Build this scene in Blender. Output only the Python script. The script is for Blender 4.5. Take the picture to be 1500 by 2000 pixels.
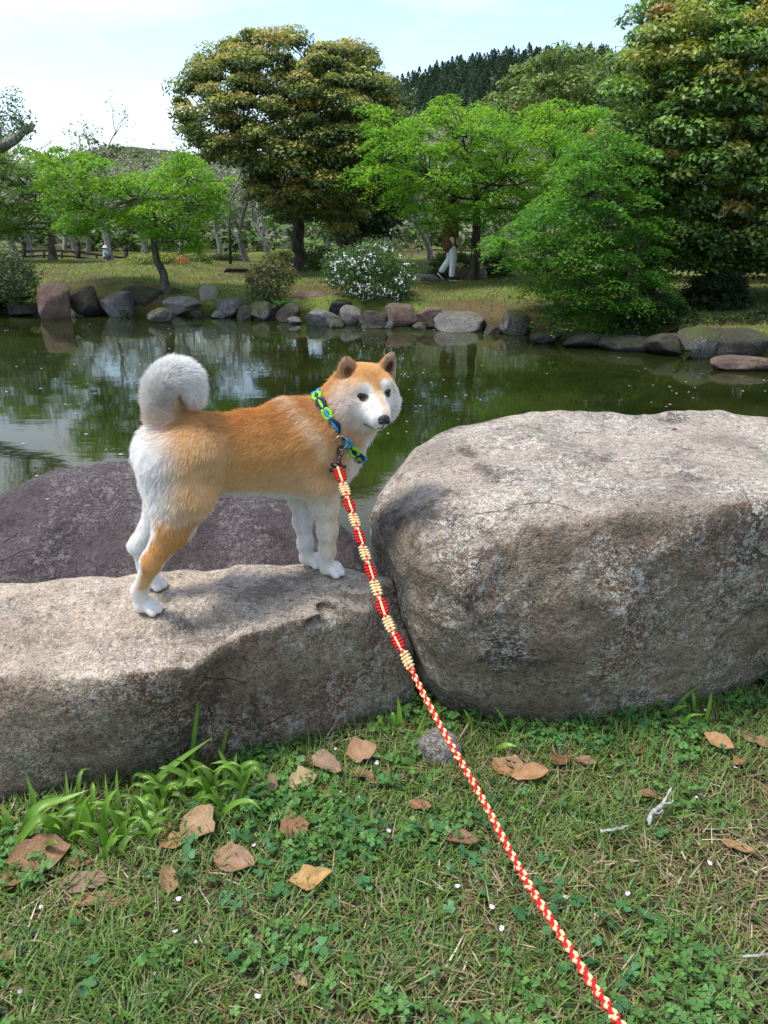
import bpy, bmesh, math, random
import numpy as np
from mathutils import Vector, Matrix
from mathutils.bvhtree import BVHTree

rng = np.random.default_rng(7)
random.seed(7)
SC = bpy.context.scene
COL = SC.collection
for o in list(bpy.data.objects):
    bpy.data.objects.remove(o)

# ------------------------------------------------------------------ camera
CAM_H = 1.05
PITCH = math.atan(560 / 1500)
cam_data = bpy.data.cameras.new('camera')
cam = bpy.data.objects.new('camera', cam_data)
COL.objects.link(cam)
cam.location = (0, 0, CAM_H)
cam.rotation_euler = (math.pi / 2 - PITCH, 0, 0)
cam_data.sensor_fit = 'VERTICAL'
cam_data.sensor_height = 24.0
cam_data.lens = 24.0 * 1500 / 2000
cam_data.clip_start = 0.05
cam_data.clip_end = 3000
SC.camera = cam

# ------------------------------------------------------------------ sky, sun, exposure
SUN_EL, SUN_AZ = math.radians(66), math.radians(262)      # azimuth clockwise from +Y: light comes from behind left
world = bpy.data.worlds.new('World')
SC.world = world
world.use_nodes = True
wt = world.node_tree
wt.nodes.clear()
_out = wt.nodes.new('ShaderNodeOutputWorld')
_bg = wt.nodes.new('ShaderNodeBackground')
_bg.inputs['Strength'].default_value = 0.100
_sky = wt.nodes.new('ShaderNodeTexSky')
_sky.sky_type = 'NISHITA'
_sky.sun_disc = False
_sky.sun_elevation = SUN_EL
_sky.sun_rotation = SUN_AZ
_sky.dust_density = 1.2
_sky.air_density = 1.0
# thin spring cloud: a noise on the cloud layer (direction divided by its height) mixed over the blue
_tc = wt.nodes.new('ShaderNodeTexCoord')
_sep = wt.nodes.new('ShaderNodeSeparateXYZ')
wt.links.new(_tc.outputs['Generated'], _sep.inputs[0])
_mx = wt.nodes.new('ShaderNodeMath'); _mx.operation = 'MAXIMUM'; _mx.inputs[1].default_value = 0.0
wt.links.new(_sep.outputs['Z'], _mx.inputs[0])
_ad = wt.nodes.new('ShaderNodeMath'); _ad.operation = 'ADD'; _ad.inputs[1].default_value = 0.16
wt.links.new(_mx.outputs[0], _ad.inputs[0])
_dv = wt.nodes.new('ShaderNodeVectorMath'); _dv.operation = 'DIVIDE'
wt.links.new(_tc.outputs['Generated'], _dv.inputs[0])
_cb = wt.nodes.new('ShaderNodeCombineXYZ')
for k in range(3):
    wt.links.new(_ad.outputs[0], _cb.inputs[k])
wt.links.new(_cb.outputs[0], _dv.inputs[1])
_nz = wt.nodes.new('ShaderNodeTexNoise')
_nz.inputs['Scale'].default_value = 0.8
_nz.inputs['Detail'].default_value = 5
_nz.inputs['Roughness'].default_value = 0.5
_mp = wt.nodes.new('ShaderNodeMapping')
_mp.inputs['Location'].default_value = (7.5, 1.1, 3)
wt.links.new(_dv.outputs[0], _mp.inputs['Vector'])
wt.links.new(_mp.outputs[0], _nz.inputs['Vector'])
_rp = wt.nodes.new('ShaderNodeMapRange')
_rp.inputs['From Min'].default_value = 0.47
_rp.inputs['From Max'].default_value = 0.70
_rp.inputs['To Min'].default_value = 0.04
_rp.inputs['To Max'].default_value = 0.97
wt.links.new(_nz.outputs[0], _rp.inputs['Value'])
_mix = wt.nodes.new('ShaderNodeMix'); _mix.data_type = 'RGBA'
wt.links.new(_rp.outputs[0], _mix.inputs['Factor'])
wt.links.new(_sky.outputs[0], _mix.inputs['A'])
_mix.inputs['B'].default_value = (4.3, 4.4, 4.3, 1)
wt.links.new(_mix.outputs['Result'], _bg.inputs['Color'])
wt.links.new(_bg.outputs[0], _out.inputs[0])

_sd = bpy.data.lights.new('sun', 'SUN')
_sd.energy = 1.5
_sd.angle = math.radians(14)
_sd.color = (1.0, 0.96, 0.9)
sun = bpy.data.objects.new('sun', _sd)
COL.objects.link(sun)
_dir = Vector((math.sin(SUN_AZ) * math.cos(SUN_EL), math.cos(SUN_AZ) * math.cos(SUN_EL), math.sin(SUN_EL)))
sun.rotation_euler = _dir.to_track_quat('Z', 'Y').to_euler()

SC.view_settings.view_transform = 'Standard'
SC.view_settings.look = 'None'
SC.view_settings.exposure = 1.60
SC.view_settings.gamma = 1
SC.view_settings.use_curve_mapping = False
SC.render.engine = 'CYCLES'
SC.cycles.use_denoising = True
SC.cycles.max_bounces = 8
SC.cycles.diffuse_bounces = 4
SC.cycles.transmission_bounces = 4
SC.cycles.transparent_max_bounces = 8
SC.cycles.caustics_reflective = False
SC.cycles.caustics_refractive = False

# ------------------------------------------------------------------ helpers
_cp, _sp = math.cos(PITCH), math.sin(PITCH)
C0 = np.array([0, 0, CAM_H])
def ray(px, py):
    """sight line through a point of the 1500 x 2000 photograph"""
    u, v = (px - 750) / 1500, (1000 - py) / 1500
    return np.array([u, _cp + v * _sp, -_sp + v * _cp])
def PZ(px, py, z):
    r = ray(px, py); return C0 + r * (z - CAM_H) / r[2]
def PY(px, py, Y):
    r = ray(px, py); return C0 + r * Y / r[1]

def _h(ix, iy, iz, s):
    n = (ix.astype(np.uint32) * np.uint32(374761393) + iy.astype(np.uint32) * np.uint32(668265263)
         + iz.astype(np.uint32) * np.uint32(2147483647) + np.uint32((s * 974711) & 0xffffffff))
    n = (n ^ (n >> np.uint32(13))) * np.uint32(1274126177)
    n = (n ^ (n >> np.uint32(16))) * np.uint32(2246822519)
    return n ^ (n >> np.uint32(15))
def noise3(P, seed=0):
    P = np.asarray(P, np.float32)
    I = np.floor(P).astype(np.int64); f = P - I
    u = f * f * f * (f * (f * 6 - 15) + 10)
    res = 0
    for dx in (0, 1):
        for dy in (0, 1):
            for dz in (0, 1):
                h = _h(I[..., 0] + dx, I[..., 1] + dy, I[..., 2] + dz, seed)
                gx = ((h & 1023) / 511.5 - 1).astype(np.float32)
                gy = (((h >> np.uint32(10)) & 1023) / 511.5 - 1).astype(np.float32)
                gz = (((h >> np.uint32(20)) & 1023) / 511.5 - 1).astype(np.float32)
                d = gx * (f[..., 0] - dx) + gy * (f[..., 1] - dy) + gz * (f[..., 2] - dz)
                w = (u[..., 0] if dx else 1 - u[..., 0]) * (u[..., 1] if dy else 1 - u[..., 1]) * (u[..., 2] if dz else 1 - u[..., 2])
                res = res + d * w
    return res * 1.3
def fbm(P, octaves=4, seed=0, gain=0.5, ridged=False):
    P = np.asarray(P, np.float32); a, t, s = 1.0, 0, 0
    for k in range(octaves):
        n = noise3(P * 2 ** k, seed + k * 17)
        if ridged: n = 1 - 2 * np.abs(n)
        t = t + a * n; s += a; a *= gain
    return t / s
def sstep(x, a, b):
    t = np.clip((x - a) / (b - a), 0, 1); return t * t * (3 - 2 * t)
def srgb(r, g, b):
    return tuple(((c / 255) / 12.92 if c <= 10 else ((c / 255 + 0.055) / 1.055) ** 2.4) for c in (r, g, b))

def mesh_np(name, V, F, smooth=True, col=None, mats=None):
    """F: one integer array (n, k) or a list of such arrays"""
    if not isinstance(F, (list, tuple)): F = [F]
    F = [np.asarray(f, np.int32) for f in F if len(f)]
    me = bpy.data.meshes.new(name)
    V = np.asarray(V, np.float32)
    me.vertices.add(len(V)); me.vertices.foreach_set('co', V.ravel())
    nl = sum(f.size for f in F); nf = sum(len(f) for f in F)
    me.loops.add(nl); me.polygons.add(nf)
    me.loops.foreach_set('vertex_index', np.concatenate([f.ravel() for f in F]))
    tot = np.concatenate([np.full(len(f), f.shape[1], np.int32) for f in F])
    st = np.zeros(nf, np.int32); st[1:] = np.cumsum(tot)[:-1]
    me.polygons.foreach_set('loop_start', st)
    me.polygons.foreach_set('loop_total', tot)
    if smooth: me.polygons.foreach_set('use_smooth', np.ones(nf, bool))
    if mats is not None: me.polygons.foreach_set('material_index', np.asarray(mats, np.int32))
    me.update(calc_edges=True)
    if col is not None:
        at = me.attributes.new('col', 'FLOAT_COLOR', 'POINT')
        c = np.ones((len(V), 4), np.float32); c[:, :3] = col
        at.data.foreach_set('color', c.ravel())
    return me
def link(name, me, mat=None, parent=None, loc=None):
    o = bpy.data.objects.new(name, me); COL.objects.link(o)
    if mat is not None:
        for m in (mat if isinstance(mat, (list, tuple)) else [mat]):
            me.materials.append(m)
    if parent is not None: o.parent = parent
    if loc is not None: o.location = loc
    return o
def tag(o, label, cat, group=None):
    o['label'] = label; o['category'] = cat
    if group: o['group'] = group
    return o
def empty(name, loc, label=None, cat=None, group=None):
    o = bpy.data.objects.new(name, None); COL.objects.link(o); o.location = loc
    o.empty_display_size = 0.1
    if label: tag(o, label, cat, group)
    return o
def kind(o, k):
    o['kind'] = k; return o

class MB:
    """collects tubes, fans and grids into one mesh"""
    def __init__(s): s.v = []; s.q = []; s.t = []; s.c = []; s.n = 0
    def add(s, V, Q=None, T=None, c=None):
        V = np.asarray(V, float).reshape(-1, 3)
        if Q is not None and len(Q): s.q.append(np.asarray(Q, int) + s.n)
        if T is not None and len(T): s.t.append(np.asarray(T, int) + s.n)
        s.v.append(V); s.n += len(V)
        if c is None: c = (1, 1, 1)
        c = np.asarray(c, float)
        s.c.append(np.broadcast_to(c, (len(V), 3)))
    def tube(s, P, R, k=6, c=None, cap=True):
        P = np.asarray(P, float); n = len(P)
        R = np.broadcast_to(np.asarray(R, float), (n,))
        T = np.gradient(P, axis=0); T /= np.linalg.norm(T, axis=1)[:, None] + 1e-9
        a = np.array([0, 0, 1.0]) if abs(T[0][2]) < 0.8 else np.array([1.0, 0, 0])
        N = np.zeros_like(P); N[0] = np.cross(T[0], a); N[0] /= np.linalg.norm(N[0])
        for i in range(1, n):
            v = N[i - 1] - T[i] * (N[i - 1] @ T[i]); N[i] = v / (np.linalg.norm(v) + 1e-9)
        B = np.cross(T, N)
        th = np.arange(k) * 2 * np.pi / k
        V = P[:, None] + R[:, None, None] * (np.cos(th)[None, :, None] * N[:, None] + np.sin(th)[None, :, None] * B[:, None])
        i, j = np.meshgrid(np.arange(n - 1), np.arange(k), indexing='ij')
        a_ = i * k + j; b_ = i * k + (j + 1) % k
        Q = np.stack([a_, b_, b_ + k, a_ + k], -1).reshape(-1, 4)
        V = V.reshape(-1, 3); T3 = None
        if cap:
            V = np.vstack([V, P[:1], P[-1:]]); m = n * k
            T3 = [(m, (j_ + 1) % k, j_) for j_ in range(k)] + [(m + 1, (n - 1) * k + j_, (n - 1) * k + (j_ + 1) % k) for j_ in range(k)]
        s.add(V, Q, T3, c)
    def box(s, c, d, R=None, col=None):
        x, y, z = np.asarray(d, float) / 2
        V = np.array([(-x, -y, -z), (x, -y, -z), (x, y, -z), (-x, y, -z), (-x, -y, z), (x, -y, z), (x, y, z), (-x, y, z)])
        if R is not None: V = V @ np.asarray(R).T
        s.add(V + np.asarray(c), [(0, 3, 2, 1), (4, 5, 6, 7), (0, 1, 5, 4), (1, 2, 6, 5), (2, 3, 7, 6), (3, 0, 4, 7)], None, col)
    def ell(s, c, r, R=None, n=8, col=None):
        th = np.linspace(0, np.pi, n + 1); ph = np.arange(2 * n) * np.pi / n
        V = np.stack([np.sin(th)[:, None] * np.cos(ph), np.sin(th)[:, None] * np.sin(ph), np.cos(th)[:, None] + 0 * ph], -1).reshape(-1, 3) * np.asarray(r)
        if R is not None: V = V @ np.asarray(R).T
        m = 2 * n; i, j = np.meshgrid(np.arange(n), np.arange(m), indexing='ij')
        a = i * m + j; b = i * m + (j + 1) % m
        s.add(V + np.asarray(c), np.stack([a, a + m, b + m, b], -1).reshape(-1, 4), None, col)
    def mesh(s, name, smooth=True, color=False):
        F = []
        if s.q: F.append(np.concatenate(s.q))
        if s.t: F.append(np.concatenate(s.t))
        return mesh_np(name, np.concatenate(s.v), F, smooth, np.concatenate(s.c) if color else None)

def catmull(P, n):
    P = np.asarray(P, float); m = len(P)
    E = np.vstack([2 * P[0] - P[1], P, 2 * P[-1] - P[-2]])
    t = np.linspace(0, m - 1 - 1e-6, n); i = t.astype(int); f = (t - i)[:, None]
    a, b, c, d = E[i], E[i + 1], E[i + 2], E[i + 3]
    return 0.5 * (2 * b + (c - a) * f + (2 * a - 5 * b + 4 * c - d) * f ** 2 + (3 * b - a - 3 * c + d) * f ** 3)

# signed distance field on a grid, meshed with surface nets
class Field:
    def __init__(s, lo, hi, h):
        s.lo = np.asarray(lo, np.float32); s.h = h
        s.n = np.ceil((np.asarray(hi) - s.lo) / h).astype(int) + 1
        s.D = np.full(tuple(s.n), 1.0, np.float32)
        s.ax = [s.lo[k] + h * np.arange(s.n[k], dtype=np.float32) for k in range(3)]
    def sub(s, lo, hi):
        a = np.clip(np.floor((np.asarray(lo) - s.lo) / s.h).astype(int), 0, s.n - 1)
        b = np.clip(np.ceil((np.asarray(hi) - s.lo) / s.h).astype(int) + 1, 1, s.n)
        sl = tuple(slice(a[k], b[k]) for k in range(3))
        P = np.stack(np.meshgrid(*[s.ax[k][sl[k]] for k in range(3)], indexing='ij'), -1)
        return sl, P
    def union(s, d, sl, k):
        A = s.D[sl]
        if k <= 0: s.D[sl] = np.minimum(A, d); return
        h = np.clip(0.5 + 0.5 * (A - d) / k, 0, 1)
        s.D[sl] = A * (1 - h) + d * h - k * h * (1 - h)
    def cut(s, d, sl, k):
        A = s.D[sl]; d = -d
        h = np.clip(0.5 - 0.5 * (A - d) / k, 0, 1)
        s.D[sl] = A * (1 - h) + d * h + k * h * (1 - h)
    def points(s):
        return np.stack(np.meshgrid(*s.ax, indexing='ij'), -1)
    def mesh(s, relax=1):
        D = s.D; nx, ny, nz = D.shape; S = D < 0
        c = np.zeros((nx - 1, ny - 1, nz - 1), np.int8)
        for dx in (0, 1):
            for dy in (0, 1):
                for dz in (0, 1):
                    c += S[dx:nx - 1 + dx, dy:ny - 1 + dy, dz:nz - 1 + dz]
        act = (c > 0) & (c < 8)
        idx = np.full(act.shape, -1, np.int64); cells = np.argwhere(act); idx[act] = np.arange(len(cells))
        acc = np.zeros((len(cells), 3)); cnt = np.zeros(len(cells))
        X, Y, Z = cells.T
        cor = [(a, b, c_) for a in (0, 1) for b in (0, 1) for c_ in (0, 1)]
        for p in cor:
            for ax in range(3):
                if p[ax]: continue
                q = list(p); q[ax] = 1
                a = D[X + p[0], Y + p[1], Z + p[2]]; b = D[X + q[0], Y + q[1], Z + q[2]]
                m = (a < 0) != (b < 0)
                t = np.where(m, a / np.where(m, a - b, 1), 0)
                pos = np.tile(np.array(p, float), (len(cells), 1)); pos[:, ax] += t
                acc += pos * m[:, None]; cnt += m
        V = (cells + acc / cnt[:, None]) * s.h + s.lo
        F = []
        for ax in range(3):
            u, v = [(1, 2), (2, 0), (0, 1)][ax]
            sl0 = [slice(None)] * 3; sl1 = [slice(None)] * 3
            sl0[ax] = slice(0, -1); sl1[ax] = slice(1, None)
            a, b = S[tuple(sl0)], S[tuple(sl1)]
            e = np.argwhere(a != b)
            e = e[(e[:, u] > 0) & (e[:, v] > 0) & (e[:, u] < D.shape[u] - 1) & (e[:, v] < D.shape[v] - 1)]
            ins = a[tuple(e.T)]
            def g(du, dv):
                q = e.copy(); q[:, u] -= du; q[:, v] -= dv; return idx[tuple(q.T)]
            f = np.stack([g(1, 1), g(0, 1), g(0, 0), g(1, 0)], -1)
            f[~ins] = f[~ins][:, ::-1]
            F.append(f)
        F = np.concatenate(F)
        F = F[(F >= 0).all(1)]
        for _ in range(relax):
            A = np.zeros_like(V); n = np.zeros(len(V))
            for k in range(4):
                np.add.at(A, F[:, k], V[F[:, (k + 1) % 4]]); np.add.at(n, F[:, k], 1)
                np.add.at(A, F[:, (k + 1) % 4], V[F[:, k]]); np.add.at(n, F[:, (k + 1) % 4], 1)
            V = 0.5 * V + 0.5 * A / np.maximum(n, 1)[:, None]
        return V, F
def d_cone(P, a, b, ra, rb):
    a = np.asarray(a, np.float32); b = np.asarray(b, np.float32)
    ba = b - a; L2 = ba @ ba + 1e-12
    t = np.clip(((P - a) @ ba) / L2, 0, 1)
    return np.linalg.norm(P - a - t[..., None] * ba, axis=-1) - (ra + (rb - ra) * t)
def d_ell(P, c, r, R=None):
    q = P - np.asarray(c, np.float32)
    if R is not None: q = q @ np.asarray(R, np.float32)          # columns of R are the axes
    r = np.asarray(r, np.float32)
    k0 = np.linalg.norm(q / r, axis=-1); k1 = np.linalg.norm(q / (r * r), axis=-1) + 1e-9
    return k0 * (k0 - 1) / k1

# ------------------------------------------------------------------ materials
class NT:
    def __init__(s, name):
        s.m = bpy.data.materials.new(name); s.m.use_nodes = True
        s.t = s.m.node_tree; s.t.nodes.clear()
        s.out = s.n('OutputMaterial')
    def n(s, typ, **kw):
        nd = s.t.nodes.new('ShaderNode' + typ)
        for k, v in kw.items(): setattr(nd, k, v)
        return nd
    def l(s, a, b): s.t.links.new(a, b); return b
    def set(s, inp, v):
        if hasattr(v, 'is_linked') or hasattr(v, 'links'): s.l(v, inp)
        elif isinstance(v, tuple) and len(v) == 3 and inp.type == 'RGBA': inp.default_value = (*v, 1)
        else: inp.default_value = v
    def coord(s, which='Object'):
        return s.n('TexCoord').outputs[which]
    def mapping(s, vec, scale=(1, 1, 1), loc=(0, 0, 0), rot=(0, 0, 0)):
        m = s.n('Mapping'); s.l(vec, m.inputs['Vector'])
        m.inputs['Scale'].default_value = scale; m.inputs['Location'].default_value = loc; m.inputs['Rotation'].default_value = rot
        return m.outputs[0]
    def noise(s, vec, scale, detail=3, rough=0.55, dist=0):
        nd = s.n('TexNoise'); s.l(vec, nd.inputs['Vector'])
        nd.inputs['Scale'].default_value = scale; nd.inputs['Detail'].default_value = detail
        nd.inputs['Roughness'].default_value = rough; nd.inputs['Distortion'].default_value = dist
        return nd.outputs[0]
    def voro(s, vec, scale, feature='F1', out='Distance'):
        nd = s.n('TexVoronoi', feature=feature); s.l(vec, nd.inputs['Vector'])
        nd.inputs['Scale'].default_value = scale
        return nd.outputs[out]
    def ramp(s, f, a, b, lo=0.0, hi=1.0):
        nd = s.n('MapRange', interpolation_type='SMOOTHSTEP'); s.l(f, nd.inputs['Value'])
        nd.inputs['From Min'].default_value = a; nd.inputs['From Max'].default_value = b
        nd.inputs['To Min'].default_value = lo; nd.inputs['To Max'].default_value = hi
        return nd.outputs[0]
    def math(s, op, a, b=0.0):
        nd = s.n('Math', operation=op); s.set(nd.inputs[0], a); s.set(nd.inputs[1], b); return nd.outputs[0]
    def mix(s, f, a, b, blend='MIX'):
        nd = s.n('Mix', data_type='RGBA', blend_type=blend); s.set(nd.inputs['Factor'], f)
        s.set(nd.inputs['A'], a); s.set(nd.inputs['B'], b); return nd.outputs['Result']
    def attr(s, name='col', out='Color'):
        nd = s.n('Attribute'); nd.attribute_name = name; return nd.outputs[out]
    def bump(s, h, strength=0.5, dist=0.01, normal=None):
        nd = s.n('Bump'); s.l(h, nd.inputs['Height']); nd.inputs['Strength'].default_value = strength
        nd.inputs['Distance'].default_value = dist
        if normal is not None: s.l(normal, nd.inputs['Normal'])
        return nd.outputs[0]
    def pbsdf(s, color, rough=0.8, spec=0.3, normal=None, **kw):
        nd = s.n('BsdfPrincipled'); s.set(nd.inputs['Base Color'], color); s.set(nd.inputs['Roughness'], rough)
        s.set(nd.inputs['Specular IOR Level'], spec)
        if normal is not None: s.l(normal, nd.inputs['Normal'])
        for k, v in kw.items(): s.set(nd.inputs[k.replace('_', ' ')], v)
        return nd.outputs[0]
    def done(s, sh):
        s.l(sh, s.out.inputs['Surface']); return s.m

def leaf_mat(name, transl=0.35, rough=0.5, spec=0.3, tint=(1, 1, 1)):
    """colour from the 'col' attribute of each leaf; light also comes through"""
    m = NT(name); c = m.attr('col')
    c = m.mix(1.0, c, tint, 'MULTIPLY')
    p = m.pbsdf(c, rough, spec)
    t = m.n('BsdfTranslucent'); c2 = m.mix(1.0, c, (1.25, 1.3, 0.7), 'MULTIPLY'); m.l(c2, t.inputs['Color'])
    x = m.n('MixShader'); x.inputs[0].default_value = transl
    m.l(p, x.inputs[1]); m.l(t.outputs[0], x.inputs[2])
    return m.done(x.outputs[0])
def plain(name, col, rough=0.7, spec=0.3, var=0.0, scale=20, bump=0.0, **kw):
    m = NT(name); c = m.coord(); col_ = col; nrm = None
    if var:
        f = m.noise(c, scale, 4)
        col_ = m.mix(m.ramp(f, 0.3, 0.7), tuple(x * (1 - var) for x in col), tuple(min(1, x * (1 + var)) for x in col))
    if bump: nrm = m.bump(m.noise(c, scale * 3, 4), bump, 0.01)
    return m.done(m.pbsdf(col_, rough, spec, nrm, **kw))
def attr_mat(name, rough=0.7, spec=0.3, bump=0.0, scale=60, var=0.0):
    m = NT(name); c = m.attr('col'); nrm = None
    if var:
        f = m.noise(m.coord(), scale, 4)
        c = m.mix(1.0, c, m.mix(f, (1 - var,) * 3, (1 + var,) * 3), 'MULTIPLY')
    if bump: nrm = m.bump(m.noise(m.coord(), scale, 4), bump, 0.01)
    return m.done(m.pbsdf(c, rough, spec, nrm))
# ------------------------------------------------------------------ ground, pond
WATER_Z = -0.45
# far shore: waterline y as a function of x (world)
_SX = np.array([-60, -30, -12, -6, -4, -2, 0, 1.2, 2.2, 3.1, 4.1, 6, 12, 30, 60.])
_SY = np.array([26, 20, 14.6, 13.95, 13.8, 13.5, 12.75, 12.3, 10.95, 10.15, 9.2, 8.3, 7.0, 3.0, -4.])
def shore_y(x): return np.interp(x, _SX, _SY)
def near_y(x): return 2.55 + 0.25 * np.sin(x * 0.7 + 1) + 0.002 * x * x
def ground_z(x, y):
    x = np.asarray(x, float); y = np.asarray(y, float)
    P = np.stack([x, y, 0 * x], -1)
    near = 0.018 * fbm(P * 1.7, 3, 3) + 0.007 * fbm(P * 9, 3, 5)
    near = near - 0.95 * sstep(y, near_y(x) - 0.75, near_y(x) + 0.7)
    d = y - shore_y(x)
    bank = -1.0 + 0.48 * sstep(d, -0.9, 0.1) + 0.37 * sstep(d, 0.22, 0.62) + 0.13 * sstep(d, 0.6, 3.5) + 0.03 * sstep(d, 3.5, 9) + .17 * sstep(-4.1 - x, 0, .7) * sstep(d, .4, .9) * (1 - sstep(d, 6.5, 11))
    bank = bank + 0.05 * fbm(P * 0.5, 3, 8) * sstep(d, 0, 1) + 0.0
    bank = bank + 0.000022 * np.clip(y - 45, 0, None) ** 2.2
    return np.where(y < 6 + 0 * x, np.maximum(near, -1.0 + 0 * x), bank)
def warp_axis(segs):
    out = []
    for a, b, h0, h1 in segs:
        x = a; n = 0
        while x < b - 1e-6:
            out.append(x); f = (x - a) / (b - a); x += h0 + (h1 - h0) * f
    out.append(segs[-1][1]); return np.array(out)
gx = warp_axis([(-400, -60, 60, 15), (-60, -8, 8, 0.6), (-8, -1.3, 0.6, 0.035), (-1.3, 1.4, 0.025, 0.025), (1.4, 8, 0.035, 0.5), (8, 60, 0.6, 8), (60, 400, 15, 60)])
gy = warp_axis([(-60, -3, 12, 1), (-3, 0.4, 0.6, 0.03), (0.4, 2.1, 0.025, 0.025), (2.1, 8, 0.04, 0.2), (8, 22, 0.16, 0.4), (22, 60, 0.5, 3), (60, 500, 4, 40)])
GX, GY = np.meshgrid(gx, gy, indexing='ij')
GZ = ground_z(GX, GY)
_nx, _ny = GX.shape
_i, _j = np.meshgrid(np.arange(_nx - 1), np.arange(_ny - 1), indexing='ij')
_a = _i * _ny + _j
GF = np.stack([_a, _a + _ny, _a + _ny + 1, _a + 1], -1).reshape(-1, 4)
m = NT('turf_soil'); c = m.coord()
n1 = m.noise(c, 1.2, 4); n2 = m.noise(c, 14, 5); n3 = m.noise(c, 90, 3)
soil = m.mix(m.ramp(n2, 0.3, 0.7), (0.035, 0.024, 0.016), (0.085, 0.06, 0.04))
turf = m.mix(m.ramp(n2, 0.35, 0.65), (0.085, 0.12, 0.024), (0.145, 0.165, 0.04))
pat = m.mix(m.ramp(m.noise(c, 0.45, 4), 0.45, 0.62), turf, (0.10, 0.075, 0.035))
sy = m.n('SeparateXYZ'); m.l(c, sy.inputs[0])
far = m.ramp(sy.outputs['Y'], 5, 7)
colr = m.mix(far, m.mix(m.ramp(n1, 0.4, 0.65), soil, (0.06, 0.055, 0.02)), pat)
wet = m.ramp(sy.outputs['Z'], -0.42, -0.25, 0.45, 1.0)
colr = m.mix(1.0, colr, m.mix(wet, (0.0, 0.0, 0.0), (1, 1, 1)), 'MULTIPLY')
colr = m.mix(1.0, colr, m.mix(n3, (0.6, 0.6, 0.6), (1.4, 1.4, 1.4)), 'MULTIPLY')
M_GROUND = m.done(m.pbsdf(colr, 0.95, 0.1, m.bump(m.noise(c, 45, 5), 0.6, 0.02)))
ground = kind(link('ground', mesh_np('ground', np.stack([GX, GY, GZ], -1).reshape(-1, 3), GF), M_GROUND), 'structure')

m = NT('pond_water'); c = m.coord()
w1 = m.noise(m.mapping(c, (1.0, 1.6, 1)), 2.2, 3, 0.5)
w2 = m.noise(m.mapping(c, (1.0, 2.2, 1)), 16, 2, 0.5)
hgt = m.math('ADD', m.math('MULTIPLY', w1, 1.0), m.math('MULTIPLY', w2, 0.12))
wc = m.mix(m.ramp(m.noise(c, 0.8, 4), 0.35, 0.7), (0.010, 0.014, 0.003), (0.025, 0.033, 0.007))
M_WATER = m.done(m.pbsdf(wc, 0.03, 0.5, m.bump(hgt, 0.03, 0.05), IOR=1.33))
wv = np.array([(-70, 0.6, WATER_Z), (70, 0.6, WATER_Z), (70, 34, WATER_Z), (-70, 34, WATER_Z)])
water = kind(link('pond_water', mesh_np('pond_water', wv, np.array([[0, 1, 2, 3]])), M_WATER), 'structure')
# ------------------------------------------------------------------ rocks
def hull_planes(pts):
    bm = bmesh.new()
    for p in pts: bm.verts.new(p)
    r = bmesh.ops.convex_hull(bm, input=bm.verts)
    cen = Vector(np.mean(pts, 0)); out = []
    bm.normal_update()
    for f in bm.faces:
        n = f.normal.copy(); q = f.verts[0].co
        if f.calc_area() < 1e-7: continue
        if (cen - q).dot(n) > 0: n = -n
        out.append((n.x, n.y, n.z, n.dot(q)))
    bm.free()
    # faces of one direction count once, or the smooth maximum would eat into flat sides
    keep = []
    for a in out:
        if all(abs(a[3] - b[3]) > 2e-3 or a[0] * b[0] + a[1] * b[1] + a[2] * b[2] < 0.999 for b in keep): keep.append(a)
    return np.array(keep, np.float32)
def d_hull(P, planes, k):
    d = P @ planes[:, :3].T - planes[:, 3]
    mx = d.max(-1)
    return mx + k * np.log(np.exp((d - mx[..., None]) / k).sum(-1))
def rock_field(hulls, h, amp, freq, seed, join=0.03, pad=0.05, ridge=0.3, cuts=(), zmin=None, post=None):
    allp = np.concatenate([np.asarray(p) for p, k in hulls])
    lo = allp.min(0) - pad; hi = allp.max(0) + pad
    if zmin is not None: lo[2] = zmin
    f = Field(lo, hi, h); P = f.points(); sl = tuple(slice(0, n) for n in f.n)
    for p, k in hulls:
        f.union(d_hull(P, hull_planes(p), k), sl, join if f.D.min() < 1 else 0)
    f.D += amp * fbm(P * freq, 5, seed, 0.52)
    if ridge: f.D -= amp * ridge * (np.clip(fbm(P * freq * 1.7, 3, seed + 50, 0.5, True), 0.2, 1) - 0.4)
    for fn in cuts: fn(f, P, sl)
    f.D[:, :, 0] = np.maximum(f.D[:, :, 0], f.h)
    return f
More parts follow.
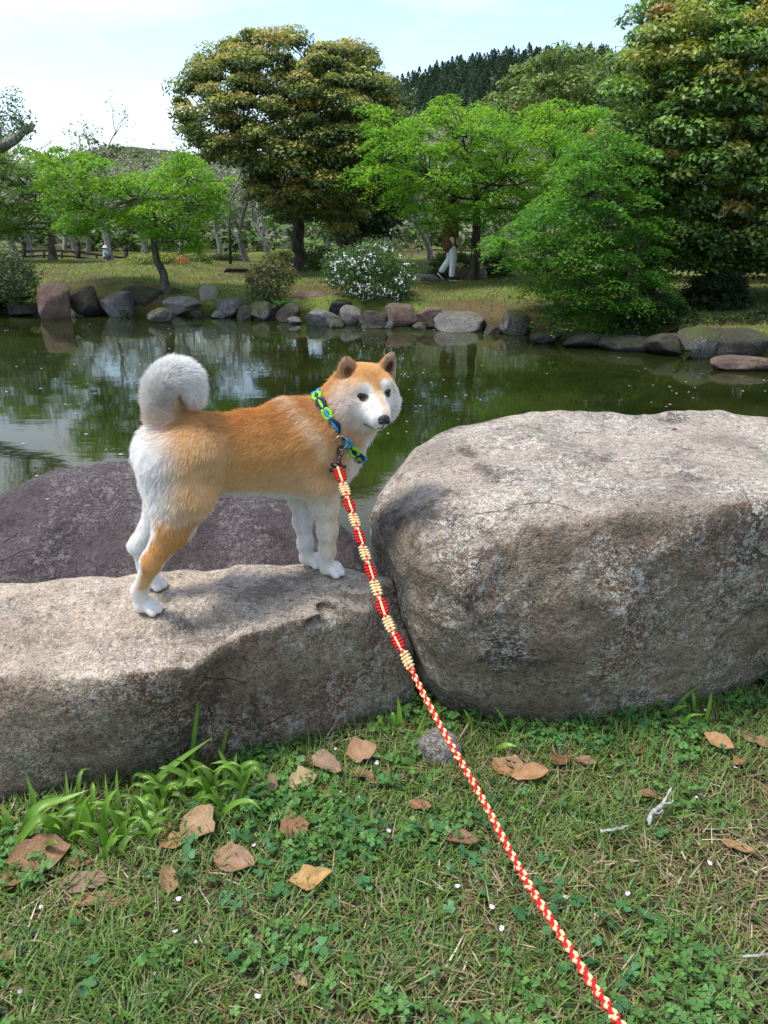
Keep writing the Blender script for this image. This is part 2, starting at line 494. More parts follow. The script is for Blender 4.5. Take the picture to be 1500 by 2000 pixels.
def rock_mat(name, light, mid, dark, rust, top=None, speck=0.5, lichen=(0.55, 0.54, 0.5), green=0.0, sc=1.0, moss=0.0, darkpatch=0.5):
    m = NT(name); c = m.coord()
    d = m.n('VectorMath', operation='ADD'); m.l(c, d.inputs[0])
    nz = m.n('TexNoise'); m.l(c, nz.inputs['Vector']); nz.inputs['Scale'].default_value = 9 * sc
    sc_ = m.n('VectorMath', operation='SCALE'); m.l(nz.outputs['Color'], sc_.inputs[0]); sc_.inputs['Scale'].default_value = 0.05 / sc
    m.l(sc_.outputs[0], d.inputs[1]); w = d.outputs[0]
    big = m.noise(w, 3.2 * sc, 5, 0.6); med = m.noise(w, 11 * sc, 5, 0.65); fine = m.noise(c, 70 * sc, 4, 0.7); grain = m.noise(c, 260 * sc, 2, 0.6)
    col = m.mix(m.ramp(big, 0.35, 0.62), mid, light)
    col = m.mix(m.math('MULTIPLY', m.ramp(m.noise(w, 4.3 * sc, 6, 0.75), 0.50, 0.64), 0.8), col, rust)
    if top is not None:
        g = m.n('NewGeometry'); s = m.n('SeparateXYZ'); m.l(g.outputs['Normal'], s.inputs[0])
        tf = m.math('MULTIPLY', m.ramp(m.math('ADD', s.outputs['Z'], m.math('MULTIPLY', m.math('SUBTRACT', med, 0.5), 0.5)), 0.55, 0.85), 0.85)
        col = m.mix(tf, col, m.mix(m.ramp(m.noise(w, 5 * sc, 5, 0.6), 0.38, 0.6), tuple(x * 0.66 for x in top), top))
    dp = m.math('MULTIPLY', m.ramp(m.noise(w, 5.5 * sc, 6, 0.75), 0.52, 0.62), darkpatch)
    col = m.mix(dp, col, dark)
    # lichen: pale crust spots gathered in patches
    sp = m.math('MAXIMUM', m.ramp(m.noise(c, 48 * sc, 5, 0.8), 0.515, 0.575), m.math('MULTIPLY', m.ramp(m.noise(c, 130 * sc, 3, 0.8), 0.53, 0.6), .8))
    sp = m.math('MULTIPLY', sp, m.ramp(m.noise(w, 4.2 * sc, 6, 0.7), 0.44, 0.57, .06, 1))
    col = m.mix(m.math('MULTIPLY', sp, speck), col, lichen)
    # dark mineral pits
    dk = m.ramp(m.noise(c, 85 * sc, 4, 0.8), 0.55, 0.62)
    col = m.mix(m.math('MULTIPLY', dk, 0.6), col, dark)
    if green:
        gf = m.math('MULTIPLY', m.ramp(m.noise(w, 6.5 * sc, 4, 0.6), 0.665, 0.70), m.math('MULTIPLY', m.ramp(m.noise(c, 60, 3), .4, .55), green))
        col = m.mix(gf, col, (0.13, 0.18, 0.14))
    if moss:
        g = m.n('NewGeometry'); s = m.n('SeparateXYZ'); m.l(g.outputs['Normal'], s.inputs[0])
        mf = m.math('MULTIPLY', m.ramp(m.math('ADD', s.outputs['Z'], m.math('MULTIPLY', m.math('SUBTRACT', big, 0.5), 2.4)), 0.35, 0.75), moss)
        col = m.mix(mf, col, m.mix(fine, (0.035, 0.045, 0.012), (0.09, 0.10, 0.03)))
    col = m.mix(1.0, col, m.mix(m.ramp(grain, 0.25, 0.75), (0.62, 0.62, 0.62), (1.32, 1.32, 1.32)), 'MULTIPLY')
    col = m.mix(1.0, col, m.mix(m.ramp(fine, 0.3, 0.7), (0.78, 0.77, 0.76), (1.2, 1.2, 1.2)), 'MULTIPLY')
    ce = m.voro(m.mapping(w, (1, 1, 1.6), (.3, .7, .2)), 2.3 * sc, 'DISTANCE_TO_EDGE')
    ck = m.math('MULTIPLY', m.ramp(ce, .0, .007, 1, 0), m.ramp(m.noise(w, 5 * sc, 4), .54, .62))
    col = m.mix(m.math('MULTIPLY', ck, .4), col, dark)
    hh = m.math('ADD', m.math('MULTIPLY', med, 1.0), m.math('ADD', m.math('MULTIPLY', fine, 0.45), m.math('MULTIPLY', grain, 0.16)))
    return m.done(m.pbsdf(col, 0.88, 0.18, m.bump(m.math('SUBTRACT', hh, m.math('MULTIPLY', ck, .4)), 0.75, 0.025 / sc)))

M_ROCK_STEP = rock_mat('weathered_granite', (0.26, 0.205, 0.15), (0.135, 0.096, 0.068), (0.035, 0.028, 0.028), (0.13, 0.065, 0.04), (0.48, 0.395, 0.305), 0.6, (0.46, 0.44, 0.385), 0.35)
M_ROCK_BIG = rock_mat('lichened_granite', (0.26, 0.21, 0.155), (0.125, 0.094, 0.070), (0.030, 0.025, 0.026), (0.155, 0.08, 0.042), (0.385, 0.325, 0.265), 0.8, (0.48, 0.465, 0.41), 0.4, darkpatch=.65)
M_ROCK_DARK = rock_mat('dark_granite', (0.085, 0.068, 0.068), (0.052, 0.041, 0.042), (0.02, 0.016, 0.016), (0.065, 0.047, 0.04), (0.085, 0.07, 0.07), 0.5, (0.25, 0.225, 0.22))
M_ROCK_GREY = rock_mat('grey_stone', (0.26, 0.25, 0.24), (0.15, 0.14, 0.13), (0.06, 0.05, 0.05), (0.14, 0.10, 0.07), None, 0.4)

A = [PZ(-170, 1150, .29), PZ(0, 1132, .315), PZ(180, 1110, .325), PZ(470, 1094, .328), PZ(476, 1236, .295), PZ(388, 1296, .285), PZ(200, 1312, .28),
     PZ(0, 1305, .28), PZ(-170, 1295, .27), PZ(345, 1520, -.06), PZ(255, 1552, -.06), PZ(0, 1600, -.06), PZ(-170, 1640, -.06), PZ(300, 1400, .14),
     PZ(-170, 1440, .16), PY(-220, 1400, 1.75), PY(470, 1380, 1.75)]
B = [PZ(400, 1150, .32), PZ(460, 1094, .328), PZ(600, 1098, .320), PZ(758, 1131, .306), PZ(640, 1192, .302), PZ(474, 1242, .294), PZ(806, 1410, -.05),
     PZ(700, 1442, -.05), PZ(560, 1490, -.05), PZ(380, 1520, -.05), PY(802, 1245, 1.52), PY(800, 1330, 1.9), PY(440, 1330, 1.75)]
def chip_lip(f, P, sl):
    """flakes broken off along the lip of the flat rock"""
    r = np.random.default_rng(8)
    lip = catmull([PZ(30, 1312, .278), PZ(200, 1315, .28), PZ(330, 1312, .282), PZ(392, 1298, .285), PZ(474, 1242, .294), PZ(640, 1192, .302), PZ(750, 1140, .305)], 40)
    for k in range(26):
        p = lip[r.integers(0, 40)] + r.normal(0, .012, 3) + np.array([0, -.012, -.012]); a = r.uniform(-.4, .4)
        R = np.array([(math.cos(a), -math.sin(a), 0), (math.sin(a), math.cos(a), 0), (0, 0, 1.0)])
        rad = (r.uniform(.02, .06), r.uniform(.012, .022), r.uniform(.008, .022))
        s2, Q = f.sub(p - .09, p + .09); f.cut(d_ell(Q, p, rad, R), s2, .004)
    # the slanting hollow under the broken lip
    p = PY(385, 1345, 1.235); s2, Q = f.sub(p - .2, p + .2)
    a = np.radians(38); R = np.array([(math.cos(a), 0, math.sin(a)), (0, 1, 0), (-math.sin(a), 0, math.cos(a))]).T
    f.cut(d_ell(Q, p + np.array([.012, -.01, 0]), (.085, .035, .03), R), s2, .008)
f = rock_field([(A, 0.010), (B, 0.004)], 0.0078, 0.019, 4.0, 11, 0.006, zmin=-0.12, ridge=.7, cuts=(chip_lip,))
V, F = f.mesh(1)
step_rock = tag(link('rock', mesh_np('rock', V, F), M_ROCK_STEP), 'flat topped pale boulder under the standing dog', 'rock', 'boulders at the near edge of the pond')
BV_STEP = BVHTree.FromPolygons([tuple(v) for v in V], [tuple(q) for q in F])

Bg = [PZ(875, 830, .535), PZ(955, 800, .57), PZ(1100, 788, .585), PZ(1350, 786, .585), PZ(1500, 802, .58), PZ(1680, 835, .57),
      PY(712, 1005, 1.70), PY(742, 945, 1.80), PY(815, 862, 1.98), PZ(850, 978, .505), PZ(960, 940, .54), PZ(1100, 958, .545), PZ(1250, 982, .54), PZ(1500, 962, .545), PZ(1700, 960, .54),
      PY(812, 1120, 1.41), PY(836, 1300, 1.42), PZ(864, 1430, -.10), PZ(1100, 1480, -.10), PZ(1260, 1455, -.10), PZ(1480, 1335, -.05), PZ(1680, 1270, -.05), PY(1500, 1180, 1.52),
      PY(1100, 1220, 1.365), PY(1250, 1200, 1.39), PY(1700, 1130, 1.6), PY(720, 1120, 1.70), PY(762, 1240, 1.66), PY(1680, 1000, 2.4), PY(900, 1000, 2.3)]
f = rock_field([(Bg, 0.012)], 0.009, 0.03, 3.0, 23, 0.02, zmin=-0.14, ridge=.75)
V, F = f.mesh(1)
big_rock = tag(link('rock', mesh_np('rock', V, F), M_ROCK_BIG), 'big rounded lichen spotted boulder right of the dog', 'rock', 'boulders at the near edge of the pond')

Cg = [PZ(250, 850, .395), PZ(100, 874, .365), PZ(0, 914, .335), PZ(-170, 1010, .28), PZ(400, 852, .39), PZ(560, 905, .34), PZ(690, 990, .24), PZ(742, 1030, .17),
      PY(745, 1110, 2.1), PY(0, 1150, 1.85), PY(700, 1180, 1.95), PY(-300, 1150, 1.9), (-1.6, 2.9, -.55), (-0.2, 2.75, -.6), (-2.0, 2.3, -.5), (-0.02, 2.3, -.4), (-1.2, 1.75, -.15)]
f = rock_field([(Cg, 0.035)], 0.012, 0.03, 2.2, 37, 0.02)
V, F = f.mesh(1)
dark_rock = tag(link('rock', mesh_np('rock', V, F), M_ROCK_DARK), 'low dark purple brown domed boulder behind the dog', 'rock', 'boulders at the near edge of the pond')

p0 = PZ(856, 1468, 0)
f = Field(p0 - 0.09, p0 + 0.1, 0.005); P = f.points(); sl = tuple(slice(0, n) for n in f.n)
f.union(d_ell(P, p0 + np.array([0, 0, -.002]), (0.046, 0.045, 0.05)), sl, 0)
f.D += 0.022 * fbm(P * 16, 4, 5)
V, F = f.mesh(1)
tag(link('rock', mesh_np('rock', V, F), M_ROCK_GREY), 'small grey stone half sunk between the two boulders', 'rock')
# ------------------------------------------------------------------ the dog (built in its own frame: x forward, y to its left, z up)
DOG_YAW = math.radians(23.84)
_cy, _sy = math.cos(DOG_YAW), math.sin(DOG_YAW)
DOG_R = np.array([(_cy, -_sy, 0), (_sy, _cy, 0), (0, 0, 1.0)])          # local -> world
DOG_O = np.array([-0.3156, 1.4979, 0.32])
def d2w(p): return np.asarray(p, float) @ DOG_R.T + DOG_O
def w2d(p): return (np.asarray(p, float) - DOG_O) @ DOG_R
def PL(px, py, yl):
    """point of the photograph on the dog's plane y = yl"""
    r = ray(px, py) @ DOG_R; c = (C0 - DOG_O) @ DOG_R
    return c + r * (yl - c[1]) / r[1]
def rock_top(x, y, bv=None):
    hit = (bv or BV_STEP).ray_cast(Vector((x, y, 1.2)), Vector((0, 0, -1)))
    return hit[0].z if hit[0] else 0.32
def dog_floor(x, y):
    w = d2w((x, y, 0)); return rock_top(w[0], w[1]) - DOG_O[2]

def paw_at(px, py):
    h = BV_STEP.ray_cast(Vector(C0), Vector(ray(px, py)).normalized()); return tuple(w2d(np.array(h[0]))[:2])
PAWS = dict(hn=paw_at(281, 1199), hf=paw_at(292, 1152), fn=paw_at(641, 1126), ff=paw_at(602, 1108))
PZ_ = {k: dog_floor(v[0] + 0.01, v[1]) for k, v in PAWS.items()}

f = Field((-0.27, -0.19, -0.045), (0.43, 0.13, 0.52), 0.004)
GROUPS = {}
def cone(group, a, b, ra, rb, k=0.02):
    a, b = np.asarray(a, float), np.asarray(b, float)
    r = max(ra, rb) + k + 0.012
    sl, P = f.sub(np.minimum(a, b) - r, np.maximum(a, b) + r)
    f.union(d_cone(P, a, b, ra, rb), sl, k)
    GROUPS.setdefault(group, []).append(lambda Q: d_cone(Q, a, b, ra, rb))
def ell(group, c, r, R=None, k=0.02):
    q = max(r) + k + 0.012
    sl, P = f.sub(np.asarray(c) - q, np.asarray(c) + q)
    f.union(d_ell(P, c, r, R), sl, k)
    GROUPS.setdefault(group, []).append(lambda Q: d_ell(Q, c, r, R))
def chain(group, pts, k=0.015):
    for a, b in zip(pts[:-1], pts[1:]): cone(group, a[:3], b[:3], a[3], b[3], k)

# trunk
ell('body', (0.148, 0, 0.287), (0.112, 0.076, 0.100), k=0.03)
ell('body', (0.038, 0, 0.294), (0.130, 0.066, 0.084), k=0.04)
ell('body', (-0.080, 0, 0.308), (0.084, 0.070, 0.078), k=0.04)
cone('body', (0.13, 0, 0.345), (0.185, 0, 0.335), 0.046, 0.05, 0.03)
ell('body', (0.215, -0.002, 0.27), (0.062, 0.06, 0.07), k=0.03)
# neck turned to the viewer
cone('neck', (0.205, 0, 0.325), (0.272, -0.014, 0.392), 0.056, 0.057, 0.02)
cone('neck', (0.232, 0, 0.285), (0.272, -0.024, 0.345), 0.047, 0.042, 0.03)
# hind legs
def paw(x, y, z0, group, yaw=0.0, s=1.0):
    c, q = math.cos(yaw), math.sin(yaw)
    def T(a, b, h): return (x + s * (a * c - b * q), y + s * (a * q + b * c), z0 + s * h)
    cone(group, T(-0.008, 0, 0.022), T(0.012, 0, 0.019), 0.0155 * s, 0.016 * s, 0.006)
    for b, a in ((-0.0185, 0.014), (-0.0066, 0.025), (0.0066, 0.025), (0.0185, 0.014)):
        cone(group, T(0.006, b * 0.7, 0.018), T(a, b, 0.010), 0.0088 * s, 0.0086 * s, 0.0015)
for sgn, key in ((-1, 'hn'), (1, 'hf')):
    px, py = PAWS[key]; z0 = PZ_[key]
    far = key == 'hf'
    hk = (-0.178, -0.060, 0.112) if not far else (-0.190, 0.058, 0.104)
    g = 'hind_near' if not far else 'hind_far'
    chain('thigh', [(-0.085, sgn * 0.040, 0.310, 0.062), (-0.096, sgn * 0.056, 0.240, 0.048)], 0.035)
    chain(g, [(-0.096, sgn * 0.056, 0.240, 0.048), (-0.129, sgn * 0.060, 0.180, 0.0335), (*hk, 0.0175 if not far else .0150), (px - 0.003, py, z0 + 0.055, 0.0132), (px - 0.002, py, z0 + 0.025, 0.0142)], 0.016)
    cone(g, (hk[0] + 0.002, hk[1], hk[2] + 0.012), (hk[0] - 0.008, hk[1], hk[2] + 0.002), 0.0125, 0.010, 0.012)
    cone('thigh', (-0.128, sgn * 0.043, 0.30), (-0.133, sgn * 0.048, 0.235), 0.042, 0.030, 0.03)
    paw(px + 0.006, py, z0, g + '_paw', -0.25)
# fore legs
chain('body', [(0.165, -0.042, 0.315, 0.052), (0.178, -0.052, 0.235, 0.041)], 0.03)
chain('fore_near', [(0.178, -0.052, 0.235, 0.041), (0.186, -0.050, 0.175, 0.0265), (0.193, -0.045, 0.115, 0.0185), (PAWS['fn'][0] * .7 + .058, PAWS['fn'][1] * .7 - .013, PZ_['fn'] + 0.066, 0.0150), (PAWS['fn'][0] - .003, PAWS['fn'][1], PZ_['fn'] + 0.03, 0.0140)], 0.016)
paw(PAWS['fn'][0] + .005, PAWS['fn'][1], PZ_['fn'], 'fore_near_paw', -0.35)
chain('body', [(0.155, 0.040, 0.31, 0.05), (0.158, 0.046, 0.23, 0.038)], 0.03)
chain('fore_far', [(0.158, 0.046, 0.23, 0.038), (0.163, 0.043, 0.165, 0.0245), (0.165, 0.040, 0.11, 0.0175), (PAWS['ff'][0] * .7 + .048, PAWS['ff'][1] * .7 + .012, PZ_['ff'] + 0.062, 0.0145), (PAWS['ff'][0] - .003, PAWS['ff'][1], PZ_['ff'] + 0.03, 0.0138)], 0.016)
paw(PAWS['ff'][0] + .005, PAWS['ff'][1], PZ_['ff'], 'fore_far_paw', -0.3)
# tail curled over the back
TAIL = catmull([PL(338, 838, -0.0), PL(322, 806, -0.008), PL(313, 772, -0.012), PL(323, 746, -0.014), PL(346, 735, -0.014), PL(366, 746, -0.012), PL(375, 768, -0.008)], 19)
_tr = np.interp(np.linspace(0, 1, 19), [0, 0.2, 0.5, 0.8, 1], [0.026, 0.024, 0.0235, 0.0235, 0.016])
for i in range(18): cone('tail', TAIL[i], TAIL[i + 1], _tr[i], _tr[i + 1], 0.006 if i > 3 else 0.02)
# head: looks over its right shoulder; frame from the eyes and nose
HY = math.radians(-86)
HF = np.array([math.cos(HY), math.sin(HY), -0.06]); HF /= np.linalg.norm(HF)
HL = np.cross((0, 0, 1.0), HF); HL /= np.linalg.norm(HL)
roll = math.radians(-3)
HU = np.cross(HF, HL); HL, HU = HL * math.cos(roll) + HU * math.sin(roll), HU * math.cos(roll) - HL * math.sin(roll)
HR = np.stack([HF, HL, HU], 1)
HC = PL(720, 763, -0.035) - HL * 0.007
def hd(a, b, c): return HC + HR @ np.array([a, b, c], float)
def h2(p): return (np.asarray(p, float) - HC) @ HR
ER, EL, NS = PL(708, 774, -0.086), PL(757, 766, -0.088), PL(752, 821, -0.142)
hER, hEL, hNS = h2(ER), h2(EL), h2(NS)

ell('head', hd(0, 0, 0.004), (0.056, 0.058, 0.052), HR, 0.02)
ell('head', hd(0.002, -0.028, -0.024), (0.045, 0.043, 0.042), HR, 0.02)
ell('head', hd(0.002, 0.027, -0.024), (0.045, 0.042, 0.042), HR, 0.02)
cone('head', hd(-0.005, -0.006, -0.036), hd(0.03, -0.008, -0.046), 0.036, 0.026, 0.02)
_mid = (hER + hEL) / 2
_mz = hNS * 0.92
cone('muzzle', hd(0.035, _mid[1] * 0.5, -0.020), hd(_mz[0] - 0.014, _mz[1], _mz[2] - 0.003), 0.036, 0.0205, 0.014)
cone('muzzle', hd(0.040, _mid[1] * 0.6, -0.038), hd(_mz[0] - 0.020, _mz[1], _mz[2] - 0.0175), 0.024, 0.0135, 0.008)
cone('muzzle', hd(0.045, _mid[1], 0.006), hd(_mz[0] - 0.012, _mz[1], _mz[2] + 0.004), 0.015, 0.012, 0.016)
for e, sg in ((hER, -1), (hEL, 1)):
    ell('head', hd(e[0] - 0.014, e[1] - sg * 0.002, e[2] + 0.015), (0.014, 0.016, 0.010), HR, 0.012)
    sl, P = f.sub(hd(*e) - 0.03, hd(*e) + 0.03)
    f.cut(np.linalg.norm(P - hd(e[0] + 0.010, e[1], e[2]), axis=-1) - 0.0085, sl, 0.010)
# ears: pricked, hollow triangles
EARS = []
for tip, base, sg in ((PL(675, 693, -0.045), PL(683, 742, -0.040), -1), (PL(769, 684, -0.045), PL(757, 732, -0.045), 1)):
    up = tip - base; L = np.linalg.norm(up); up /= L
    face = HF * 0.9 + HL * sg * 0.22; face -= up * (face @ up); face /= np.linalg.norm(face)
    side = np.cross(up, face)
    R = np.stack([face, side, up], 1)
    sl, P = f.sub((tip + base) / 2 - 0.07, (tip + base) / 2 + 0.07)
    def ear_d(Q, thick=0.0, R=R, base=base, L=L, fwd=0.0):
        q = (Q - base) @ R
        h = np.clip((q[..., 2] + 0.012) / (L + 0.010), 0, 1.0)
        w = 0.0275 * np.clip(1 - h ** 1.9, 0, 1) ** 0.62 - thick
        d = np.sqrt((q[..., 1]) ** 2 + ((q[..., 0] - fwd + 0.35 * np.abs(q[..., 1])) / 0.42) ** 2) - w
        return np.maximum(d * 0.5, np.maximum(q[..., 2] - L, -q[..., 2] - 0.012))
    f.union(ear_d(P), sl, 0.007)
    q = (P - base) @ R
    cutd = np.maximum(ear_d(P, 0.0055, fwd=0.0085), -q[..., 2] + 0.004)
    f.cut(cutd, sl, 0.003)
    EARS.append((base, R, L))
    GROUPS.setdefault('ear', []).append(lambda Q, e=ear_d: e(Q))
V, F = f.mesh(2)
# ---- per vertex data: part weights, colour, hair
Vn = V.astype(np.float32)
gn = list(GROUPS)
GD = np.stack([np.min([d(Vn) for d in GROUPS[g]], 0) for g in gn], 1)
T3 = np.concatenate([F[:, [0, 1, 2]], F[:, [0, 2, 3]]])
fnv = np.cross(V[T3[:, 1]] - V[T3[:, 0]], V[T3[:, 2]] - V[T3[:, 0]])
VN = np.zeros_like(V)
for k in range(3): np.add.at(VN, T3[:, k], fnv)
VN /= np.linalg.norm(VN, axis=1)[:, None] + 1e-12
def soft(d, w): return np.exp(-np.clip(d - GD.min(1, keepdims=True), 0, None) / w)
_sw = np.array([{'body': .016, 'thigh': .016, 'hind_near': .012, 'hind_far': .012, 'neck': .014}.get(g, .006) for g in gn]); WT = soft(GD, _sw); WT /= WT.sum(1, keepdims=True)
W = {g: WT[:, i] for i, g in enumerate(gn)}

O_DEEP, O_MID, BUFF, CREAM, WHITE = [np.array(c) for c in ((.60, .275, .080), (.70, .40, .145), (.78, .54, .285), (.85, .72, .53), (.85, .835, .81))]
EYE_P = {}
_H = (V - HC) @ HR
for e, sg in ((hER, -1), (hEL, 1)):
    k_ = np.where((np.abs(_H[:, 1] - e[1]) < .004) & (np.abs(_H[:, 2] - e[2]) < .004), _H[:, 0], -1).argmax(); EYE_P[sg] = _H[k_]
def lerp(a, b, t): return a + (np.asarray(b) - a) * np.clip(t, 0, 1)[:, None]
def dog_color(V, N, W):
    x, y, z = V.T; nx, ny, nz = N.T
    n1 = fbm(V * 14, 3, 61); n2 = fbm(V * 40, 3, 67); nn = 0.55 * n1 + 0.3 * n2
    c = lerp(np.tile(BUFF, (len(V), 1)), O_MID, sstep(z + 0.03 * nn, .235, .30))
    c = lerp(c, O_DEEP, sstep(z + 0.05 * nn, .30, .385) * 0.85)
    # pale saddle behind the shoulder
    xs = .135 + (.385 - z) * .55
    c = lerp(c, CREAM, .55 * np.exp(-((x - xs + .012 * nn) / .020) ** 2) * sstep(z, .25, .31))
    c = lerp(c, CREAM * .97, sstep(.235 - z + .02 * nn, -.005, .035))
    c = lerp(c, WHITE, sstep(-nz + .15 * nn, .55, .9) * sstep(z, .15, .17))
    # thigh and rump
    th = W['thigh'] + W['hind_near'] + W['hind_far']
    c = lerp(c, lerp(np.tile(BUFF * 1.06, (len(V), 1)), BUFF, sstep(z + .03 * nn, .24, .30)), th * sstep(z, .185, .21))
    ru = sstep(-x + .02 * nn - .10 * np.clip(.31 - z, 0, .1), .095, .158) * sstep(z, .185, .215) * sstep(.385 - z, 0, .02)
    c = lerp(c, WHITE, ru)
    out = sstep(-ny * np.sign(y) * -1, -.15, .35)          # outer side of a limb
    hl = (W['hind_near'] + W['hind_far'] + W['thigh']) * sstep(.232 - z + .015 * nn, 0, .05)
    c = lerp(c, WHITE * .98, hl)
    rim = sstep(nx + .2 * nn, .45, .8)
    c = lerp(c, lerp(np.tile(O_MID, (len(V), 1)), BUFF, sstep(.10 - z, -.02, .04)), hl * out * (1 - rim) * sstep(z + .015 * nn, .03, .055) * (1 - .8 * sstep(-nx + .2 * nn, .75, .95)))
    # fore limbs
    fl = (W['fore_near'] + W['fore_far']) * sstep(.225 - z, 0, .03)
    c = lerp(c, WHITE * .96, fl)
    c = lerp(c, BUFF, .60 * W['fore_near'] * out * sstep(z, .03, .06) * sstep(nx + .3 * nn, -.2, .5) * sstep(.23 - z, 0, .03))
    c = lerp(c, CREAM, .45 * W['fore_near'] * sstep(.23 - z, 0, .03) * sstep(z, .04, .08))
    pw = sum(W[k] for k in W if k.endswith('_paw'))
    c = lerp(c, WHITE, pw)
    for k, key in (('hind_near_paw', 'hn'), ('hind_far_paw', 'hf'), ('fore_near_paw', 'fn'), ('fore_far_paw', 'ff')):
        c = lerp(c, (.07, .05, .05), W[k] * sstep(PZ_[key] + .006 - z, -.001, .002) * sstep(-nz, -.2, .3))
    # chest bib
    bib = sstep(x + .02 * nn, .226, .246) * sstep(.315 - z, -.01, .03) * sstep(z, .17, .2) * (1 - fl)
    c = lerp(c, WHITE, bib)
    # neck
    c = lerp(c, lerp(np.tile(BUFF, (len(V), 1)), O_MID, sstep(z + .04 * nn, .34, .43)), W['neck'])
    c = lerp(c, WHITE, W['neck'] * sstep(x, .265, .285) * sstep(-nz + nx, .2, .8))
    # tail: orange where it leaves the back, cream inside the curl, white brush
    td = np.linalg.norm(V[:, None] - TAIL[None], axis=2); ti = td.argmin(1) / 18.0
    away = np.einsum('ij,ij->i', N, V - TAIL.mean(0)) / .04
    tc = lerp(np.tile(BUFF, (len(V), 1)), CREAM, sstep(ti, .05, .25)); tc = lerp(tc, WHITE, sstep(away + ti * .6, .05, .6))
    tc = lerp(tc, O_DEEP * .6, sstep(-away, .45, .9))
    c = lerp(c, tc, W['tail'])
    # head
    H = (V - HC) @ HR; a, b, cc = H.T
    hw = W['head'] + W['muzzle']; wob = .004 * nn
    hc = np.tile(WHITE, (len(V), 1))
    top = sstep(cc + wob - .010 * np.clip(np.abs(b - _mid[1]) / .05, 0, 1), .004, .034)
    hc = lerp(hc, CREAM, sstep(cc + wob - .010 * np.clip(np.abs(b - _mid[1]) / .05, 0, 1), -.006, .014) * .5)
    hc = lerp(hc, O_MID * 1.05, top)
    hc = lerp(hc, BUFF, .16 * sstep(np.abs(b - _mid[1]) + wob, .026, .040) * sstep(cc, -.012, .006) * (1 - top))
    br = np.exp(-((b - _mid[1]) / .008) ** 2) * sstep(cc, -.035, -.012)
    hc = lerp(hc, BUFF, .7 * br)
    hc = lerp(hc, O_MID, .8 * np.exp(-((b - _mid[1]) / .012) ** 2) * sstep(cc, .004, .02))
    for e, sg in ((hER, -1), (hEL, 1)):
        q = ((b - (e[1] - sg * .006)) / .0125) ** 2 + ((cc - (e[2] + .014)) / .0095) ** 2
        hc = lerp(hc, WHITE, sstep(1.5 - q, 0, .9) * sstep(a, .01, .025))
        k_ = EYE_P[sg]
        q = ((b - k_[1]) / .0112) ** 2 + ((cc - k_[2]) / .0084) ** 2 + ((a - k_[0]) / .009) ** 2
        hc = lerp(hc, (.035, .022, .018), .95 * sstep(1.30 - q, 0, .5))
        q = ((b - (e[1] - sg * .008)) / .006) ** 2 + ((cc - (e[2] - .011)) / .009) ** 2
        hc = lerp(hc, (.52, .42, .36), .45 * sstep(1.3 - q, 0, 1) * sstep(a, .01, .025))
    hc = lerp(hc, CREAM, .8 * sstep(-cc, .055, .075))
    back = sstep(-a + wob, .022, .040)
    hc = lerp(hc, BUFF, back * sstep(cc, -.06, -.02) * .9)
    c = lerp(c, hc, hw)
    # ears
    for base, R, L in EARS:
        q = (V - base) @ R
        inn = sstep(np.einsum('ij,j->i', N, R[:, 0]), .05, .4)
        ec = lerp(np.tile(O_MID, (len(V), 1)), (.45, .31, .23), inn)
        ec = lerp(ec, (.05, .03, .025), inn * sstep(1.2 - ((q[:, 1] / .011) ** 2 + ((q[:, 2] - .012) / .02) ** 2), 0, .8))
        ec = lerp(ec, BUFF, inn * sstep(np.abs(q[:, 1]), .013, .019))
        near = sstep(.05 - np.linalg.norm(V - (base + R[:, 2] * L / 2), axis=1), 0, .01)
        c = lerp(c, ec, W['ear'] * near)
    return np.clip(c, 0, .9)
VC = dog_color(V, VN, W)
m = NT('dog_skin'); M_SKIN = m.done(m.pbsdf(m.attr('col'), 0.8, 0.15))
dog = tag(link('dog', mesh_np('dog', V, F, True, VC), M_SKIN), 'orange and white dog standing on the flat rock, head turned back', 'dog')
dog.location = DOG_O; dog.rotation_euler = (0, 0, DOG_YAW)
BV_DOG = BVHTree.FromPolygons([tuple(v) for v in V], [tuple(q) for q in F])

# hair length, lift and comb direction
x, y, z = V.T
LEN = np.full(len(V), .0); LIFT = np.zeros(len(V)); CB = np.zeros_like(V)
def hair(g, length, lift, comb):
    w = W[g]; global LEN, LIFT, CB
    LEN = LEN + w * length; LIFT = LIFT + w * lift; CB = CB + w[:, None] * np.asarray(comb, float)
hair('body', .0115 + .004 * sstep(z, .33, .39), .30, (-1, 0, -.45))
nb = np.stack([-.55 - 0 * x, 0 * x, -.8 - 0 * x], 1); nb[x > .25] = (.1, 0, -1)
hair('neck', .016, .38, nb)
rear = sstep(-x, .10, .17)
hair('thigh', .011 + .007 * rear * sstep(z, .19, .25), .30 + .35 * rear, (-.45, 0, -1))
LEN += .008 * rear * sstep(z, .21, .27) * sstep(.40 - z, 0, .03) * W['body']; LIFT += .3 * rear * W['body']
for g in ('hind_near', 'hind_far'): hair(g, .0050 + .0060 * sstep(z, .11, .23) + .006 * rear * sstep(z, .185, .22), .28, (-.35, 0, -1))
for g in ('fore_near', 'fore_far'): hair(g, .0048 + .005 * sstep(z, .17, .22) + .004 * sstep(-VN[:, 0], .3, .8), .25, (-.15, 0, -1))
for g in W:
    if g.endswith('_paw'): hair(g, .0024, .25, (.6, 0, -.6))
td = np.linalg.norm(V[:, None] - TAIL[None], axis=2); ti = td.argmin(1)
tt = np.gradient(TAIL, axis=0); tt /= np.linalg.norm(tt, axis=1)[:, None]
taway = np.einsum('ij,ij->i', VN, V - TAIL.mean(0)) / .04
hair('tail', .019 * (.6 + .4 * sstep(ti / 18., .0, .3)) * (.65 + .35 * sstep(taway, -.6, .4)), .85, tt[ti])
H = (V - HC) @ HR
